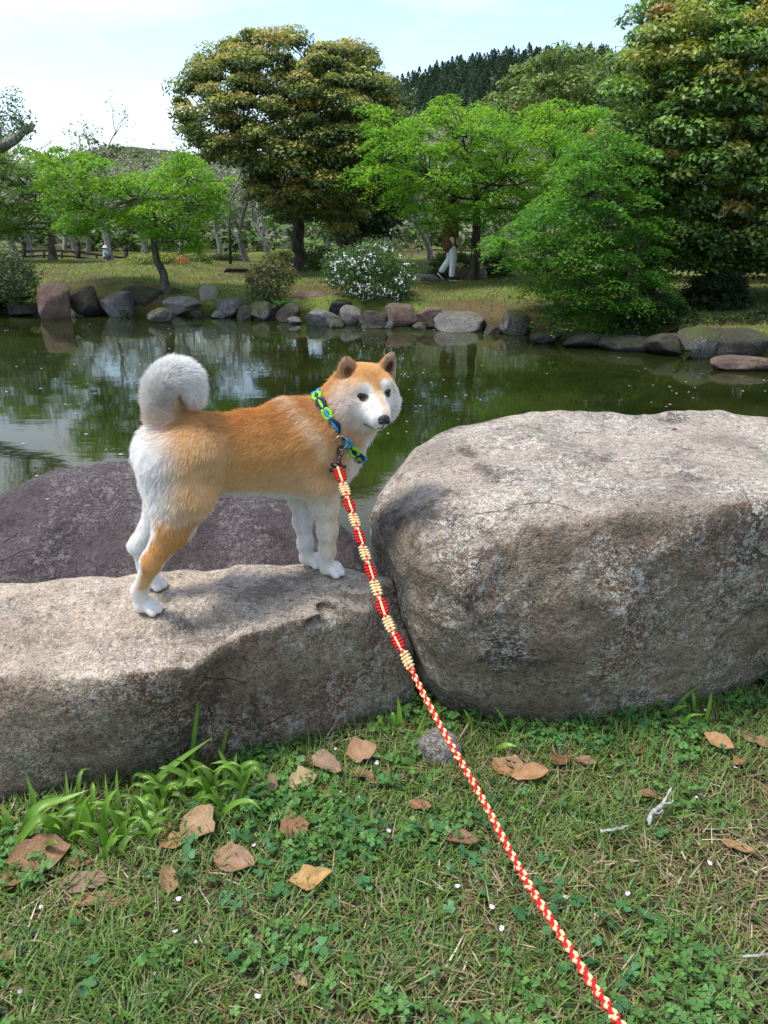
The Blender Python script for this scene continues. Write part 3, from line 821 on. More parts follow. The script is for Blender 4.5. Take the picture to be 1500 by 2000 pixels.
hn = h2(hd(*hNS)); dv = H - hNS; dv /= np.linalg.norm(dv, axis=1)[:, None] + 1e-9
hb = dv @ HR.T
cheek = sstep(np.abs(H[:, 1] - _mid[1] * .5), .03, .05) * sstep(-H[:, 2], -.02, .03)
hair('head', .0055 + .009 * cheek + .006 * sstep(-H[:, 2], .03, .06) + .006 * sstep(-H[:, 0], 0, .03), .28 + .2 * cheek, hb)
hair('muzzle', .0030 + .003 * sstep(np.linalg.norm(H - hNS, axis=1), .03, .06), .2, hb)
hair('ear', .0035, .3, HU)
CB += 1e-6 * np.array((-1, 0, -1))
CB -= VN * np.einsum('ij,ij->i', CB, VN)[:, None]
CB /= np.linalg.norm(CB, axis=1)[:, None] + 1e-9
DEN = 1.0 / (.6 + LEN / .022) * (1 + .8 * W['tail'])                              # short hair stands denser
DEN *= 1 + 1.0 * (W['head'] + W['muzzle'] + W['ear'])
for e in (hER, hEL):
    q = ((H[:, 1] - e[1]) / .0105) ** 2 + ((H[:, 2] - e[2]) / .0072) ** 2
    DEN *= np.where((q < 1) & (H[:, 0] > .01), 0, 1); LEN *= np.where((q < 2.5) & (H[:, 0] > .01), .5, 1)
DEN *= np.where(np.linalg.norm((H - hNS) / np.array([1, 1, .85]), axis=1) < .0125, 0, 1)
for base, R, L in EARS:
    q = (V - base) @ R
    inside = (W['ear'] > .4) & (VN @ R[:, 0] > .3) & (np.abs(q[:, 1]) < .014) & (q[:, 2] > 0)
    LEN = np.where(inside, .002, LEN)
NH = 260000
ar = np.linalg.norm(fnv, axis=1) / 2 * DEN[T3].mean(1)
hr = np.random.default_rng(5)
ti_ = hr.choice(len(T3), NH, p=ar / ar.sum())
u, v = hr.random((2, NH)); fl = u + v > 1; u[fl], v[fl] = 1 - u[fl], 1 - v[fl]
bw = np.stack([1 - u - v, u, v], 1)
def at(A): return np.einsum('nk,nk...->n...', bw, A[T3[ti_]])
R0, RN, RC = at(V), at(VN), at(CB)
RN /= np.linalg.norm(RN, axis=1)[:, None]
LH = at(LEN); LF = at(LIFT)
cl = np.stack([fbm(R0 * 55, 2, 71 + k) for k in range(3)], 1)          # locks lean together
cl2 = np.stack([fbm(R0 * 16, 2, 81 + k) for k in range(3)], 1)
jit = hr.normal(0, .19, (NH, 3))
D = RC * (1 - .45 * LF)[:, None] + RN * LF[:, None] + .36 * cl + .30 * cl2 + jit
D /= np.linalg.norm(D, axis=1)[:, None]
dn = np.einsum('ij,ij->i', D, RN)
D += RN * np.clip(.10 - dn, 0, None)[:, None]
LH = LH * (.62 + .5 * hr.random(NH)) * (1 + .35 * fbm(R0 * 30, 2, 91))
NP = 5
s_ = np.linspace(0, 1, NP)
PTS = np.zeros((NH, NP, 3), np.float32)
bend = RC * .35 - np.array([0, 0, .12])
for k, s in enumerate(s_):
    PTS[:, k] = R0 + LH[:, None] * (D * s + bend * (s * s * .6))
HCOL = dog_color(R0, RN, {g: at(W[g]) for g in W})
HCOL *= (1 + .10 * hr.normal(0, 1, NH))[:, None] * (1 + .20 * fbm(R0 * np.array([40, 70, 70]), 3, 95))[:, None]
HCOL *= np.where((hr.random(NH) < .14) & (HCOL[:, 2] < .3), .75, 1)[:, None]
hc_ = bpy.data.hair_curves.new('coat')
hc_.add_curves([NP] * NH)
hc_.points.foreach_set('position', PTS.ravel())
rad = hc_.attributes.get('radius') or hc_.attributes.new('radius', 'FLOAT', 'POINT')
r0 = .00029 * np.clip(LH / .012, .75, 1.25)
rad.data.foreach_set('value', (r0[:, None] * (1 - .8 * s_ ** 2)[None]).astype(np.float32).ravel())
ca = hc_.attributes.new('col', 'FLOAT_COLOR', 'CURVE')
cc_ = np.ones((NH, 4), np.float32); cc_[:, :3] = np.clip(HCOL, .01, .92)
ca.data.foreach_set('color', cc_.ravel())
m = NT('dog_hair'); M_HAIR = m.done(m.pbsdf(m.attr('col'), 0.6, 0.12))
coat = link('coat', hc_, M_HAIR, dog)
SC.cycles_curves.shape = 'RIBBONS'

# eyes, nose, mouth: children of the dog
def dog_hit(p, d):
    q = np.asarray(p) + np.asarray(d) * .08
    h = BV_DOG.ray_cast(Vector(q), Vector(-np.asarray(d)), .2)
    return np.array(h[0]) if h[0] else np.asarray(p)
M_EYE = plain('eye_dark', (.010, .006, .004), .10, .5)
M_NOSE = plain('nose_black', (.014, .013, .015), .42, .5, .3, 300, .3)
M_LIP = plain('lip_dark', (.03, .022, .022), .6, .2)
for e, sg in ((hER, -1), (hEL, 1)):
    p = dog_hit(hd(*e), HF)
    b = MB(); Re = np.stack([HF, HL * math.cos(.22 * sg) + HU * math.sin(.22 * sg) , -HL * math.sin(.22 * sg) + HU * math.cos(.22 * sg)], 1)
    b.ell(p - HF * .0042, (.0080, .0106, .0076), Re, 10)
    link('eye', b.mesh('eye'), M_EYE, dog)
np_ = dog_hit(hd(*hNS), HF)
b = MB()
b.ell(np_ + HR @ np.array([-.003, 0, .001]), (.0085, .0128, .0092), HR, 12)
b.ell(np_ + HR @ np.array([-.001, -.0065, -.003]), (.0068, .006, .0062), HR, 8)
b.ell(np_ + HR @ np.array([-.001, .0065, -.003]), (.0068, .006, .0062), HR, 8)
link('nose', b.mesh('nose'), M_NOSE, dog)
b = MB(); n0 = h2(np_)
path = [(n0[1] - .019, n0[2] - .0215), (n0[1] - .010, n0[2] - .0225), (n0[1], n0[2] - .0195), (n0[1] + .010, n0[2] - .0225), (n0[1] + .016, n0[2] - .0215)]
pp = []
for bb, cc2 in path:
    hit = BV_DOG.ray_cast(Vector(hd(.2, bb, cc2)), Vector(-HF), .3)
    if hit[0]: pp.append(np.array(hit[0]) + HF * .0012)
b.tube(catmull(pp, 24), .0010, 5)
b.tube([pp[len(pp) // 2], np_ + HR @ np.array([.002, 0, -.008])], .0011, 5)
link('mouth', b.mesh('mouth'), M_LIP, dog)
# ------------------------------------------------------------------ collar and leash
M_RED = plain('cord_red', (.62, .012, .018), .65, .25, .25, 500, .35)
M_CREAM = plain('cord_cream', (.80, .60, .30), .7, .25, .2, 500, .35)
M_LIME = plain('cord_lime', (.25, .62, .03), .65, .25, .25, 500, .35)
M_NAVY = plain('cord_navy', (.012, .03, .085), .65, .25, .3, 500, .35)
M_BLUE = plain('cord_blue', (.015, .27, .62), .55, .3, .25, 500, .3)
M_CLIP = plain('clip_black', (.016, .013, .013), .38, .45)
M_RING = plain('ring_steel', (.62, .58, .52), .22, .5, Metallic=1.0)

def frames(P):
    P = np.asarray(P, float); T = np.gradient(P, axis=0); T /= np.linalg.norm(T, axis=1)[:, None]
    N = np.zeros_like(P); a = np.array([0.3, -0.9, 0.3])
    for i in range(len(P)):
        v = a - T[i] * (a @ T[i]); v /= np.linalg.norm(v); N[i] = v; a = v
    return T, N, np.cross(T, N)

# collar: a band of cord knots round the neck, below the head
def collar_point(th):
    """surface of the neck round an inclined ring"""
    c = np.array([0.238, -0.006, 0.332]); ax = np.array([0.80, -0.26, 0.54]); ax /= np.linalg.norm(ax)
    u = np.cross(ax, (0, 1, 0)); u /= np.linalg.norm(u); v = np.cross(ax, u)
    d = u * math.cos(th) + v * math.sin(th)
    h = BV_DOG.ray_cast(Vector(c + d * .2), Vector(-d), .2)
    p = np.array(h[0]) if h[0] else c + d * .06
    return p + d * .008, d
ths = np.linspace(0, 2 * np.pi, 73)[:-1]
cp = np.array([collar_point(t)[0] for t in ths]); cdn = np.array([collar_point(t)[1] for t in ths])
for _ in range(6): cp = .5 * cp + .25 * (np.roll(cp, 1, 0) + np.roll(cp, -1, 0))
_pw = np.array([d2w(p) for p in cp]); _dw = cdn @ DOG_R.T
def proj(p):
    d = np.asarray(p) - C0; fw_ = np.array([0, _cp, -_sp]); up_ = np.array([0, _sp, _cp]); t = d @ fw_
    return 750 + 1500 * d[0] / t, 1000 - 1500 * (d @ up_) / t
seg_len = np.linalg.norm(np.diff(np.vstack([_pw, _pw[:1]]), axis=0), axis=1); arc = np.concatenate([[0], np.cumsum(seg_len)])
LOOPP = np.vstack([_pw, _pw[:1]]); LOOPD = np.vstack([_dw, _dw[:1]])
def on_collar(s):
    s = s % arc[-1]
    return np.array([np.interp(s, arc, LOOPP[:, k]) for k in range(3)]), np.array([np.interp(s, arc, LOOPD[:, k]) for k in range(3)])
NK = 17; step = arc[-1] / NK
# the ring hangs at the collar point that shows nearest the photo's ring
ring_s = min(np.linspace(0, arc[-1], 200), key=lambda s: math.hypot(*(np.array(proj(on_collar(s)[0])) - (655, 858))) + (100 if on_collar(s)[1][1] > 0.2 else 0))
def knot(mbs, s0, ln, wd, c_rim, c_core):
    """a flat knot: two bulging side loops over a core cord"""
    for sd in (-1, 1):
        pts = []
        for k in range(13):
            a = k / 12
            p, d = on_collar(s0 + ln * a); q, _ = on_collar(s0 + ln * a + .002)
            t = q - p; t /= np.linalg.norm(t); w = np.cross(t, d); w /= np.linalg.norm(w)
            pts.append(p + w * sd * wd * math.sin(math.pi * a) ** .7 + d * (.0022 * math.sin(a * math.pi * 6)))
        mbs['rim'].tube(pts, .0034, 6)
        for k in range(1, 6):
            p, d = on_collar(s0 + ln * k / 6); q, _ = on_collar(s0 + ln * k / 6 + .002)
            t = q - p; t /= np.linalg.norm(t); w = np.cross(t, d); w /= np.linalg.norm(w)
            o_ = p + w * sd * wd * math.sin(math.pi * k / 6) ** .7
            mbs['rim'].ell(o_ + d * .0015, (.0042, .0042, .0042), None, 4)
    pts = [on_collar(s0 + ln * k / 8)[0] + on_collar(s0 + ln * k / 8)[1] * .001 for k in range(9)]
    mbs['core'].tube(pts, .0034, 6)
    for e in (0, ln):
        p, d = on_collar(s0 + e); mbs['bind'].ell(p, (.0052, .0052, .0052), None, 4)
KNOTS = []
for i in range(NK):
    s0 = ring_s + .010 + i * step * (arc[-1] - .02) / arc[-1]
    pat = [('blue', 'blue'), ('lime', 'navy'), ('navy', 'lime')][i % 3]
    if i == NK - 1: pat = ('navy', 'blue')
    if i == NK - 2: pat = ('lime', 'blue')
    if i == NK - 3: pat = ('navy', 'lime')
    if i == 0: pat = ('blue', 'lime')
    bk = {k: MB() for k in ('rim', 'core', 'bind')}; KNOTS.append((*pat, bk))
    knot(bk, s0, step * .95, .0082 if i else .006, *pat)
rp, rd = on_collar(ring_s)
collar = empty('dog_collar', tuple(rp), 'knotted lime, navy and blue cord collar round the dog\'s neck', 'collar')
CM = {'lime': M_LIME, 'navy': M_NAVY, 'blue': M_BLUE}
for rim_c, core_c, bk in KNOTS:
    o = link('knot', bk['rim'].mesh('knot'), CM[rim_c], collar, tuple(-rp)); o['label'] = rim_c + ' cord knot with ' + core_c + ' core'
    link('core_cord', bk['core'].mesh('core_cord'), CM[core_c], o); link('binding', bk['bind'].mesh('binding'), M_NAVY, o)
b = MB()
ring_c = rp + np.array([-.001, -.010, -.013])
_rt = np.linspace(0, 2 * np.pi, 25)
b.tube([ring_c + np.array([.0125 * math.cos(t), .004 * math.cos(t), .0145 * math.sin(t)]) for t in _rt], .0015, 6, cap=False)
link('ring', b.mesh('ring'), M_RING, collar, tuple(-rp))

# leash: image path of the photo, depth from the dog to the hand beyond the lower frame edge
def PT(px, py, t): return C0 + ray(px, py) * t
t0 = float((ring_c - C0)[1] / ray(*proj(ring_c))[1])
LP = np.array([PT(660, 914, t0 - .015), PT(690, 1010, t0 - .09), PT(745, 1180, t0 - .21), PT(787, 1275, t0 - .28), PT(832, 1365, t0 - .34), PT(925, 1530, t0 - .47),
               PT(1020, 1705, t0 - .60), PT(1110, 1852, t0 - .71), PT(1210, 2000, t0 - .81), PT(1330, 2180, t0 - .91)])
LC = catmull(LP, 1200)
_sl = np.linspace(0, 1, 1200)[:, None]
LC = LC + .0035 * np.sin(np.pi * _sl) * np.concatenate([fbm(np.concatenate([_sl * 7, 0 * _sl + k, 0 * _sl], 1), 2, 5)[:, None] for k in range(3)], 1)
ls = np.concatenate([[0], np.cumsum(np.linalg.norm(np.diff(LC, axis=0), axis=1))])
def lat(s): return np.array([np.interp(s, ls, LC[:, k]) for k in range(3)])
leash = empty('dog_leash', tuple(LP[0]), 'red and cream braided cord leash running from the collar to the viewer', 'leash')
red, crm = MB(), MB()
# knotted part: chain of flat knots, red and cream in turn
s_k = np.interp(1310, [proj(p)[1] for p in LC[::20]], ls[::20])
NKN = 12
kl = s_k / NKN
LT, LN, LB = frames(LC)
def lfr(s):
    i = int(np.clip(np.searchsorted(ls, s), 0, len(LC) - 1)); 
    side = np.cross(LT[i], (C0 - LC[i]) / np.linalg.norm(C0 - LC[i])); side /= np.linalg.norm(side)
    tw = .5 * math.sin(s * 9); nn_ = np.cross(side, LT[i])
    return LT[i], side * math.cos(tw) + nn_ * math.sin(tw), nn_ * math.cos(tw) - side * math.sin(tw)
for i in range(NKN):
    s0 = i * kl; rim, core = (red, crm) if i % 2 == 0 else (crm, red)
    wd = (.0078 if i % 2 == 0 else .0069) * (1 - .03 * i)
    if i in (8,): wd *= 1.2
    for sd in (-1, 1):
        pts = []
        for k in range(19):
            a = k / 18; T_, S_, N_ = lfr(s0 + kl * a)
            pts.append(lat(s0 + kl * a) + S_ * sd * wd * math.sin(math.pi * a) ** .6 * .72 + N_ * .0016 * math.sin(a * 20))
        rim.tube(pts, .0027, 6)
        for k in range(1, 6):                                 # wraps of the knot
            a = k / 6; T_, S_, N_ = lfr(s0 + kl * a)
            o_ = lat(s0 + kl * a) + S_ * sd * wd * math.sin(math.pi * a) ** .6 * .75
            rim.tube([o_ + N_ * .004 + S_ * sd * -.002 + T_ * .0022, o_ + N_ * .0035 + S_ * sd * .003, o_ - N_ * .001 + S_ * sd * .0045 - T_ * .0015], .0023, 5)
    for k in range(2, 5):
        a = (k + .5) / 7; T_, S_, N_ = lfr(s0 + kl * a)
        if i % 2: rim.tube([lat(s0 + kl * a) + S_ * .006 * e + N_ * (.0048 - .002 * e * e) for e in (-1, -.4, .4, 1)], .0021, 5)
    core.tube([lat(s0 + kl * k / 10) + lfr(s0 + kl * k / 10)[2] * (.0032 + .001 * math.sin(k * 2.2)) for k in range(-1, 12) if 0 <= s0 + kl * k / 10], .0024, 5)
# round braid: four strands, two red, two cream
s_e = ls[-1]; n = 900
sv = np.linspace(s_k - .004, s_e, n)
PC = np.stack([np.interp(sv, ls, LC[:, k]) for k in range(3)], 1); T_, N_, B_ = frames(PC)
pitch = .032
for j in range(4):
    dr = 1 if j < 2 else -1
    th = dr * 2 * np.pi * (sv / pitch) * (1 + 0 * j) + (j % 2) * np.pi + .25 * np.sin(sv * 31 + j)
    rr = .0027 + .0009 * np.cos(4 * np.pi * sv / pitch * 2 + (0 if dr > 0 else np.pi)) + .0003 * np.sin(sv * 57 + j)
    P_ = PC + rr[:, None] * (np.cos(th)[:, None] * N_ + np.sin(th)[:, None] * B_)
    ta = .0023 + .0003 * np.sin(4 * np.pi * sv / pitch * 2 + j)
    (red if j in (0, 1) else crm).tube(P_, ta, 7)
l0 = tuple(-LP[0])
o = link('red_cord', red.mesh('red_cord'), M_RED, leash, l0)
o = link('cream_cord', crm.mesh('cream_cord'), M_CREAM, leash, l0)
# snap hook: swivel eye, stem, gate and the wide bar the cord is tied to
b = MB()
top = ring_c + np.array([0.001, -.002, -.013]); e = LP[0]
ax = e - top; L_ = np.linalg.norm(ax); ax /= L_
vw = C0 - e; vw /= np.linalg.norm(vw); sdv = np.cross(ax, vw); sdv /= np.linalg.norm(sdv); vw = np.cross(sdv, ax)
Rm = np.stack([sdv, vw, ax], 1)
hk = [top + ax * .016 + sdv * .002, top + ax * .004 + sdv * .006, top - ax * .004 + sdv * .004, top - ax * .007 + sdv * 0, top - ax * .003 - sdv * .0045, top + ax * .006 - sdv * .0045, top + ax * .016 - sdv * .002]
b.tube(catmull(hk, 28), .0026, 7)
b.tube([top + ax * .014, top + ax * .02, top + ax * (L_ - .008)], [.0048, .0042, .0046], 8)
b.tube([top + ax * (L_ - .014), top + ax * (L_ - .007)], [.0058, .0062], 10)
b.box(e - ax * .004, (.030, .007, .006), Rm)
for sd in (-1, 1): b.box(e + ax * .003 + sdv * sd * .0135, (.0045, .007, .015), Rm)
b.box(e + ax * .009, (.028, .004, .003), Rm)
link('snap_hook', b.mesh('snap_hook', False), M_CLIP, leash, l0)
# ------------------------------------------------------------------ turf, clover, dead leaves, petals, strap leaved tufts
BVS = [BVHTree.FromObject(o, bpy.context.evaluated_depsgraph_get()) for o in (step_rock, big_rock, dark_rock)]
def under_rock(x, y):
    """inside a rock, or so low below its overhang that nothing grows"""
    for b in BVS:
        h = b.ray_cast(Vector((x, y, -.03)), Vector((0, 0, 1)))
        if h[0] is not None and (h[1].z > 0 or h[0].z < .05): return True
    return False
_ug = {}
gxs = np.arange(-1.6, 1.9, .02); gys = np.arange(.3, 2.3, .02)
UG = np.array([[under_rock(a, b) for b in gys] for a in gxs])
def free(x, y, pad=0):
    i = np.clip(((x + 1.6) / .02).round().astype(int), 0, len(gxs) - 1); j = np.clip(((y - .3) / .02).round().astype(int), 0, len(gys) - 1)
    return ~UG[i, j]
cr = np.random.default_rng(21)
def scatter(n, dens, x0=-1.45, x1=1.65, y0=.48, y1=2.0):
    x = cr.uniform(x0, x1, n * 4); y = cr.uniform(y0, y1, n * 4)
    keep = (np.abs(x) < .40 + .58 * y + .15) & free(x, y)
    P = np.stack([x, y, 0 * x], 1)
    keep &= cr.random(n * 4) < dens(P)
    P = P[keep][:n]; P[:, 2] = ground_z(P[:, 0], P[:, 1]); return P
def lush(P):
    """how green the turf is: clover along the rocks, worn to thatch at the right and front"""
    n = fbm(P * 3.2, 4, 41) + .35 * fbm(P * 11, 3, 43)
    bare = np.exp(-(((P[:, 0] - .62) / .30) ** 2 + ((P[:, 1] - .98) / .22) ** 2)) * .55 + np.exp(-(((P[:, 0] - .1) / .5) ** 2 + ((P[:, 1] - .72) / .12) ** 2)) * .25
    return n - bare
def blades(P, L, Wd, az, lean, curve, col, segs=3):
    n = len(P); s = np.linspace(0, 1, segs + 1)
    dx, dy = np.cos(az), np.sin(az)
    V = np.zeros((n, segs, 2, 3)); tipv = np.zeros((n, 3))
    ang = lean[:, None] + curve[:, None] * s[None]
    st = np.diff(s)[None] * L[:, None]
    am = (ang[:, 1:] + ang[:, :-1]) / 2
    hx = np.concatenate([np.zeros((n, 1)), np.cumsum(np.sin(am) * st, 1)], 1); hz = np.concatenate([np.zeros((n, 1)), np.cumsum(np.cos(am) * st, 1)], 1)
    pos = P[:, None] + np.stack([hx * dx[:, None], hx * dy[:, None], hz], -1)
    wv = np.stack([-dy, dx, 0 * dx], -1)
    for k in range(segs):
        w = Wd * (1 - .75 * s[k] ** 1.5) / 2
        V[:, k, 0] = pos[:, k] - wv * w[:, None]; V[:, k, 1] = pos[:, k] + wv * w[:, None]
    Vf = np.concatenate([V.reshape(n, -1, 3), pos[:, -1:]], 1); m_ = segs * 2 + 1
    base = np.arange(n)[:, None] * m_
    Q = np.concatenate([base + np.array([2 * k, 2 * k + 1, 2 * k + 3, 2 * k + 2]) for k in range(segs - 1)])
    T = base + np.array([2 * segs - 2, 2 * segs - 1, 2 * segs])
    return Vf.reshape(-1, 3), Q, T, np.repeat(col, m_, 0)
M_BLADE = leaf_mat('grass_blade', .3, .45, .3)
# green blades
P = scatter(52000, lambda P: np.clip(.48 + .55 * lush(P), .10, 1)); n = len(P)
lu = lush(P); hue = fbm(P * 5, 3, 47)
g1, g2, g3 = np.array((.095, .20, .035)), np.array((.17, .25, .055)), np.array((.10, .18, .07))
t = np.clip(.5 + .9 * hue + .25 * cr.normal(size=n), 0, 1)[:, None]
col = g1 * (1 - t) + g2 * t; k_ = (cr.random(n) < .18)[:, None]; col = np.where(k_, g3, col); col *= cr.uniform(.7, 1.3, (n, 1))
A1 = blades(P, cr.uniform(.018, .052, n) * (1 + .3 * np.clip(lu, -1, 1)), cr.uniform(.0018, .0042, n), cr.uniform(0, 6.283, n), cr.uniform(.25, 1.15, n), cr.uniform(.1, 1.0, n), col)
# straw
P = scatter(22000, lambda P: np.clip(.36 - .7 * lush(P), .03, 1)); n = len(P)
t = cr.random((n, 1)); col = np.array((.38, .30, .16)) * (1 - t) + np.array((.22, .17, .085)) * t
col = np.where(cr.random((n, 1)) < .12, np.array((.55, .49, .33)), col) * cr.uniform(.6, 1.2, (n, 1))
P[:, 2] += cr.uniform(0, .010, n)
A2 = blades(P, cr.uniform(.015, .055, n), cr.uniform(.0012, .0032, n), cr.uniform(0, 6.283, n), cr.uniform(1.05, 1.6, n), cr.uniform(-.2, .5, n), col)
def joined(parts):
    V, Q, T, c, n = [], [], [], [], 0
    for v, q, t, cc in parts:
        V.append(v); c.append(cc)
        if len(q): Q.append(q + n)
        if len(t): T.append(t + n)
        n += len(v)
    return np.concatenate(V), [np.concatenate(x) for x in (Q, T) if x], np.concatenate(c)
V, F, c = joined([A1, A2])
grass = kind(link('grass', mesh_np('grass', V, F, True, c), M_BLADE), 'stuff')

# clover: three rounded notched leaflets on each stem
def clover_mesh(P, S, col):
    n = len(P)
    shape = np.array([(0, 0, 0), (.42, -.46, .10), (.86, -.42, .02), (.84, 0, -.06), (.86, .42, .02), (.42, .46, .10)])
    T0 = np.array([(0, 1, 3), (1, 2, 3), (0, 3, 5), (3, 4, 5)])
    V, T, C_ = [], [], []; k = 0
    az0 = cr.uniform(0, 6.283, n); tilt = cr.uniform(-.35, .45, (n, 3)); tx = cr.normal(0, .30, (n, 2))
    for j in range(3):
        az = az0 + j * 2.094 + cr.normal(0, .12, n); sz = S * cr.uniform(.85, 1.15, n)
        q = shape[None] * sz[:, None, None]
        ct, st = np.cos(tilt[:, j]), np.sin(tilt[:, j])
        x = q[..., 0] * ct[:, None] - q[..., 2] * st[:, None]; z = q[..., 0] * st[:, None] + q[..., 2] * ct[:, None]; y = q[..., 1]
        X = x * np.cos(az)[:, None] - y * np.sin(az)[:, None]; Y = x * np.sin(az)[:, None] + y * np.cos(az)[:, None]
        z = z + X * tx[:, :1] + Y * tx[:, 1:]
        V.append((P[:, None] + np.stack([X, Y, z], -1)).reshape(-1, 3))
        T.append((np.arange(n)[:, None, None] * 6 + T0[None]).reshape(-1, 3) + k); k += n * 6
        cl_ = np.repeat(col * cr.uniform(.85, 1.15, (n, 1)), 6, 0); C_.append(cl_)
    return np.concatenate(V), np.zeros((0, 4), int), np.concatenate(T), np.concatenate(C_)
def clov_d(P):
    n = fbm(P * 3.6, 4, 53) + .3 * fbm(P * 13, 2, 59) + .30 * lush(P)
    near_rock = np.exp(-np.clip((1.62 + .10 * P[:, 0] - P[:, 1]) / .18, 0, None))
    return np.clip((n + .42 * near_rock - .02) * 2.2, 0, 1)
P = scatter(17000, clov_d); n = len(P); P[:, 2] += cr.uniform(.006, .030, n)
col = np.array((.072, .18, .045)) * cr.uniform(.7, 1.35, (n, 1)) + np.array((.03, .03, 0)) * cr.random((n, 1))
parts_ = [clover_mesh(P, cr.uniform(.0062, .0115, n), col)]
P = scatter(1300, lambda P: np.clip((fbm(P * 2.3, 3, 63) - .05) * 3, .02, 1)); n = len(P); P[:, 2] += cr.uniform(.008, .028, n)
parts_.append(clover_mesh(P, cr.uniform(.010, .0155, n), np.array((.060, .175, .060)) * cr.uniform(.7, 1.25, (n, 1))))
V, F, c = joined(parts_)
M_CLOVER = leaf_mat('clover_leaf', .25, .5, .25)
clover = kind(link('clover_ground_cover', mesh_np('clover_ground_cover', V, F, True, c), M_CLOVER), 'stuff')

# strap leaved tufts at the foot of the flat rock: every leaf a part
M_STRAP = leaf_mat('strap_leaf', .35, .38, .4)
def strap(parent, pix, wd, dY=0.0, shade=1.0, twist=.4):
    wd = wd * 1.4
    """a ribbon leaf through points of the photograph, root first; dY: how far the tip leans away"""
    r = PZ(pix[0][0], pix[0][1], .0); n = len(pix)
    pts = [PY(px, py, r[1] + dY * k / max(1, n - 1)) for k, (px, py) in enumerate(pix)]
    pts[0] = pts[0] - np.array([0, 0, .012])
    C = catmull(pts, 14); s = np.linspace(0, 1, 14)
    T_ = np.gradient(C, axis=0); T_ /= np.linalg.norm(T_, axis=1)[:, None]
    vw = (C0 - C); vw /= np.linalg.norm(vw, axis=1)[:, None]
    side = np.cross(T_, vw * .75 + np.array([0, 0, .65])); side /= np.linalg.norm(side, axis=1)[:, None]
    nr = np.cross(side, T_)
    w = wd * (np.minimum(1, .55 + 2.2 * s) * np.clip(1 - s ** 3.2, .03, 1))
    tw = twist * (s - .4)
    sd = side * np.cos(tw)[:, None] + nr * np.sin(tw)[:, None]; nn_ = nr * np.cos(tw)[:, None] - side * np.sin(tw)[:, None]
    V = np.stack([C - sd * w[:, None] / 2, C - nn_ * (w * .22)[:, None], C + sd * w[:, None] / 2], 1).reshape(-1, 3)
    i = np.arange(13)[:, None] * 3
    Q = np.concatenate([i + np.array([0, 1, 4, 3]), i + np.array([1, 2, 5, 4])])
    base = np.array((.115, .25, .028)) * shade; tipc = np.array((.17, .32, .035)) * shade
    c = np.repeat(base + (tipc - base) * sstep(s, 0, .8)[:, None], 3, 0)
    return link('leaf', mesh_np('leaf', V - np.array(parent.location), Q, True, c), M_STRAP, parent)
def random_straps(t, n, box, seed):
    r = np.random.default_rng(seed)
    for k in range(n):
        px, py = r.uniform(box[0], box[2]), r.uniform(box[1], box[3]); L = r.uniform(45, 125); a = r.normal(0, .75); bow = r.uniform(.2, 1.5)
        pts = [(px, py)]; ang = a * .5; q = np.array([px, py], float)
        for j in range(4):
            q = q + L / 4 * np.array([math.sin(ang), -math.cos(ang)]); ang += bow * (1 if a > 0 else -1) * (.25 + .3 * j); pts.append(tuple(q))
        strap(t, pts, r.uniform(.004, .0095), r.uniform(-.05, .06), r.uniform(.6, 1.15))
def tuft(label, root, leaves, group='strap leaved grass tufts by the boulders', extra=None):
    t = empty('grass_tuft', tuple(PZ(*root, 0)), label, 'plant', group)
    for a in leaves: strap(t, *a)
    if extra: random_straps(t, *extra)
    return t
tuft('broad strap leaved tuft at the left foot of the flat rock', (150, 1640), [
    ([(48, 1652), (56, 1600), (82, 1572), (125, 1560), (172, 1543)], .0135, .06, 1.1), ([(172, 1640), (170, 1590), (152, 1568), (166, 1610), (164, 1655)][0:3] + [(170, 1600), (163, 1655)], .016, -.03, 1.15),
    ([(178, 1630), (180, 1580), (182, 1540), (181, 1527)], .007, .05), ([(205, 1640), (203, 1590), (212, 1560), (230, 1540)], .009, .02, 1.2), ([(210, 1640), (238, 1600), (243, 1582), (222, 1640), (172, 1688)][1:], .016, -.05, 1.25),
    ([(250, 1600), (275, 1588), (305, 1597), (338, 1630)], .011, -.03, 1.3), ([(55, 1630), (66, 1570), (50, 1510)], .008, .05, .8), ([(140, 1620), (133, 1560), (128, 1505)], .005, .06), ([(150, 1610), (152, 1540), (160, 1505), (180, 1502)], .006, .06, .9),
    ([(206, 1610), (208, 1560), (205, 1510)], .005, .06, .9), ([(230, 1600), (228, 1550), (228, 1500)], .006, .06, .8), ([(120, 1660), (100, 1610), (70, 1600), (30, 1650), (0, 1668)], .013, -.02, .95), ([(190, 1650), (160, 1600), (120, 1590), (60, 1600)], .010, .02, .8),
    ([(230, 1660), (240, 1620), (250, 1600), (232, 1680)][:3], .012, .0, .9), ([(215, 1670), (205, 1640), (190, 1615), (150, 1605)], .010, -.01, 1.0), ([(20, 1640), (15, 1600), (2, 1570)], .009, .03, .9), ([(100, 1650), (112, 1600), (140, 1575), (200, 1580)], .009, .03, .75)], extra=(34, (-10, 1610, 300, 1690), 4))
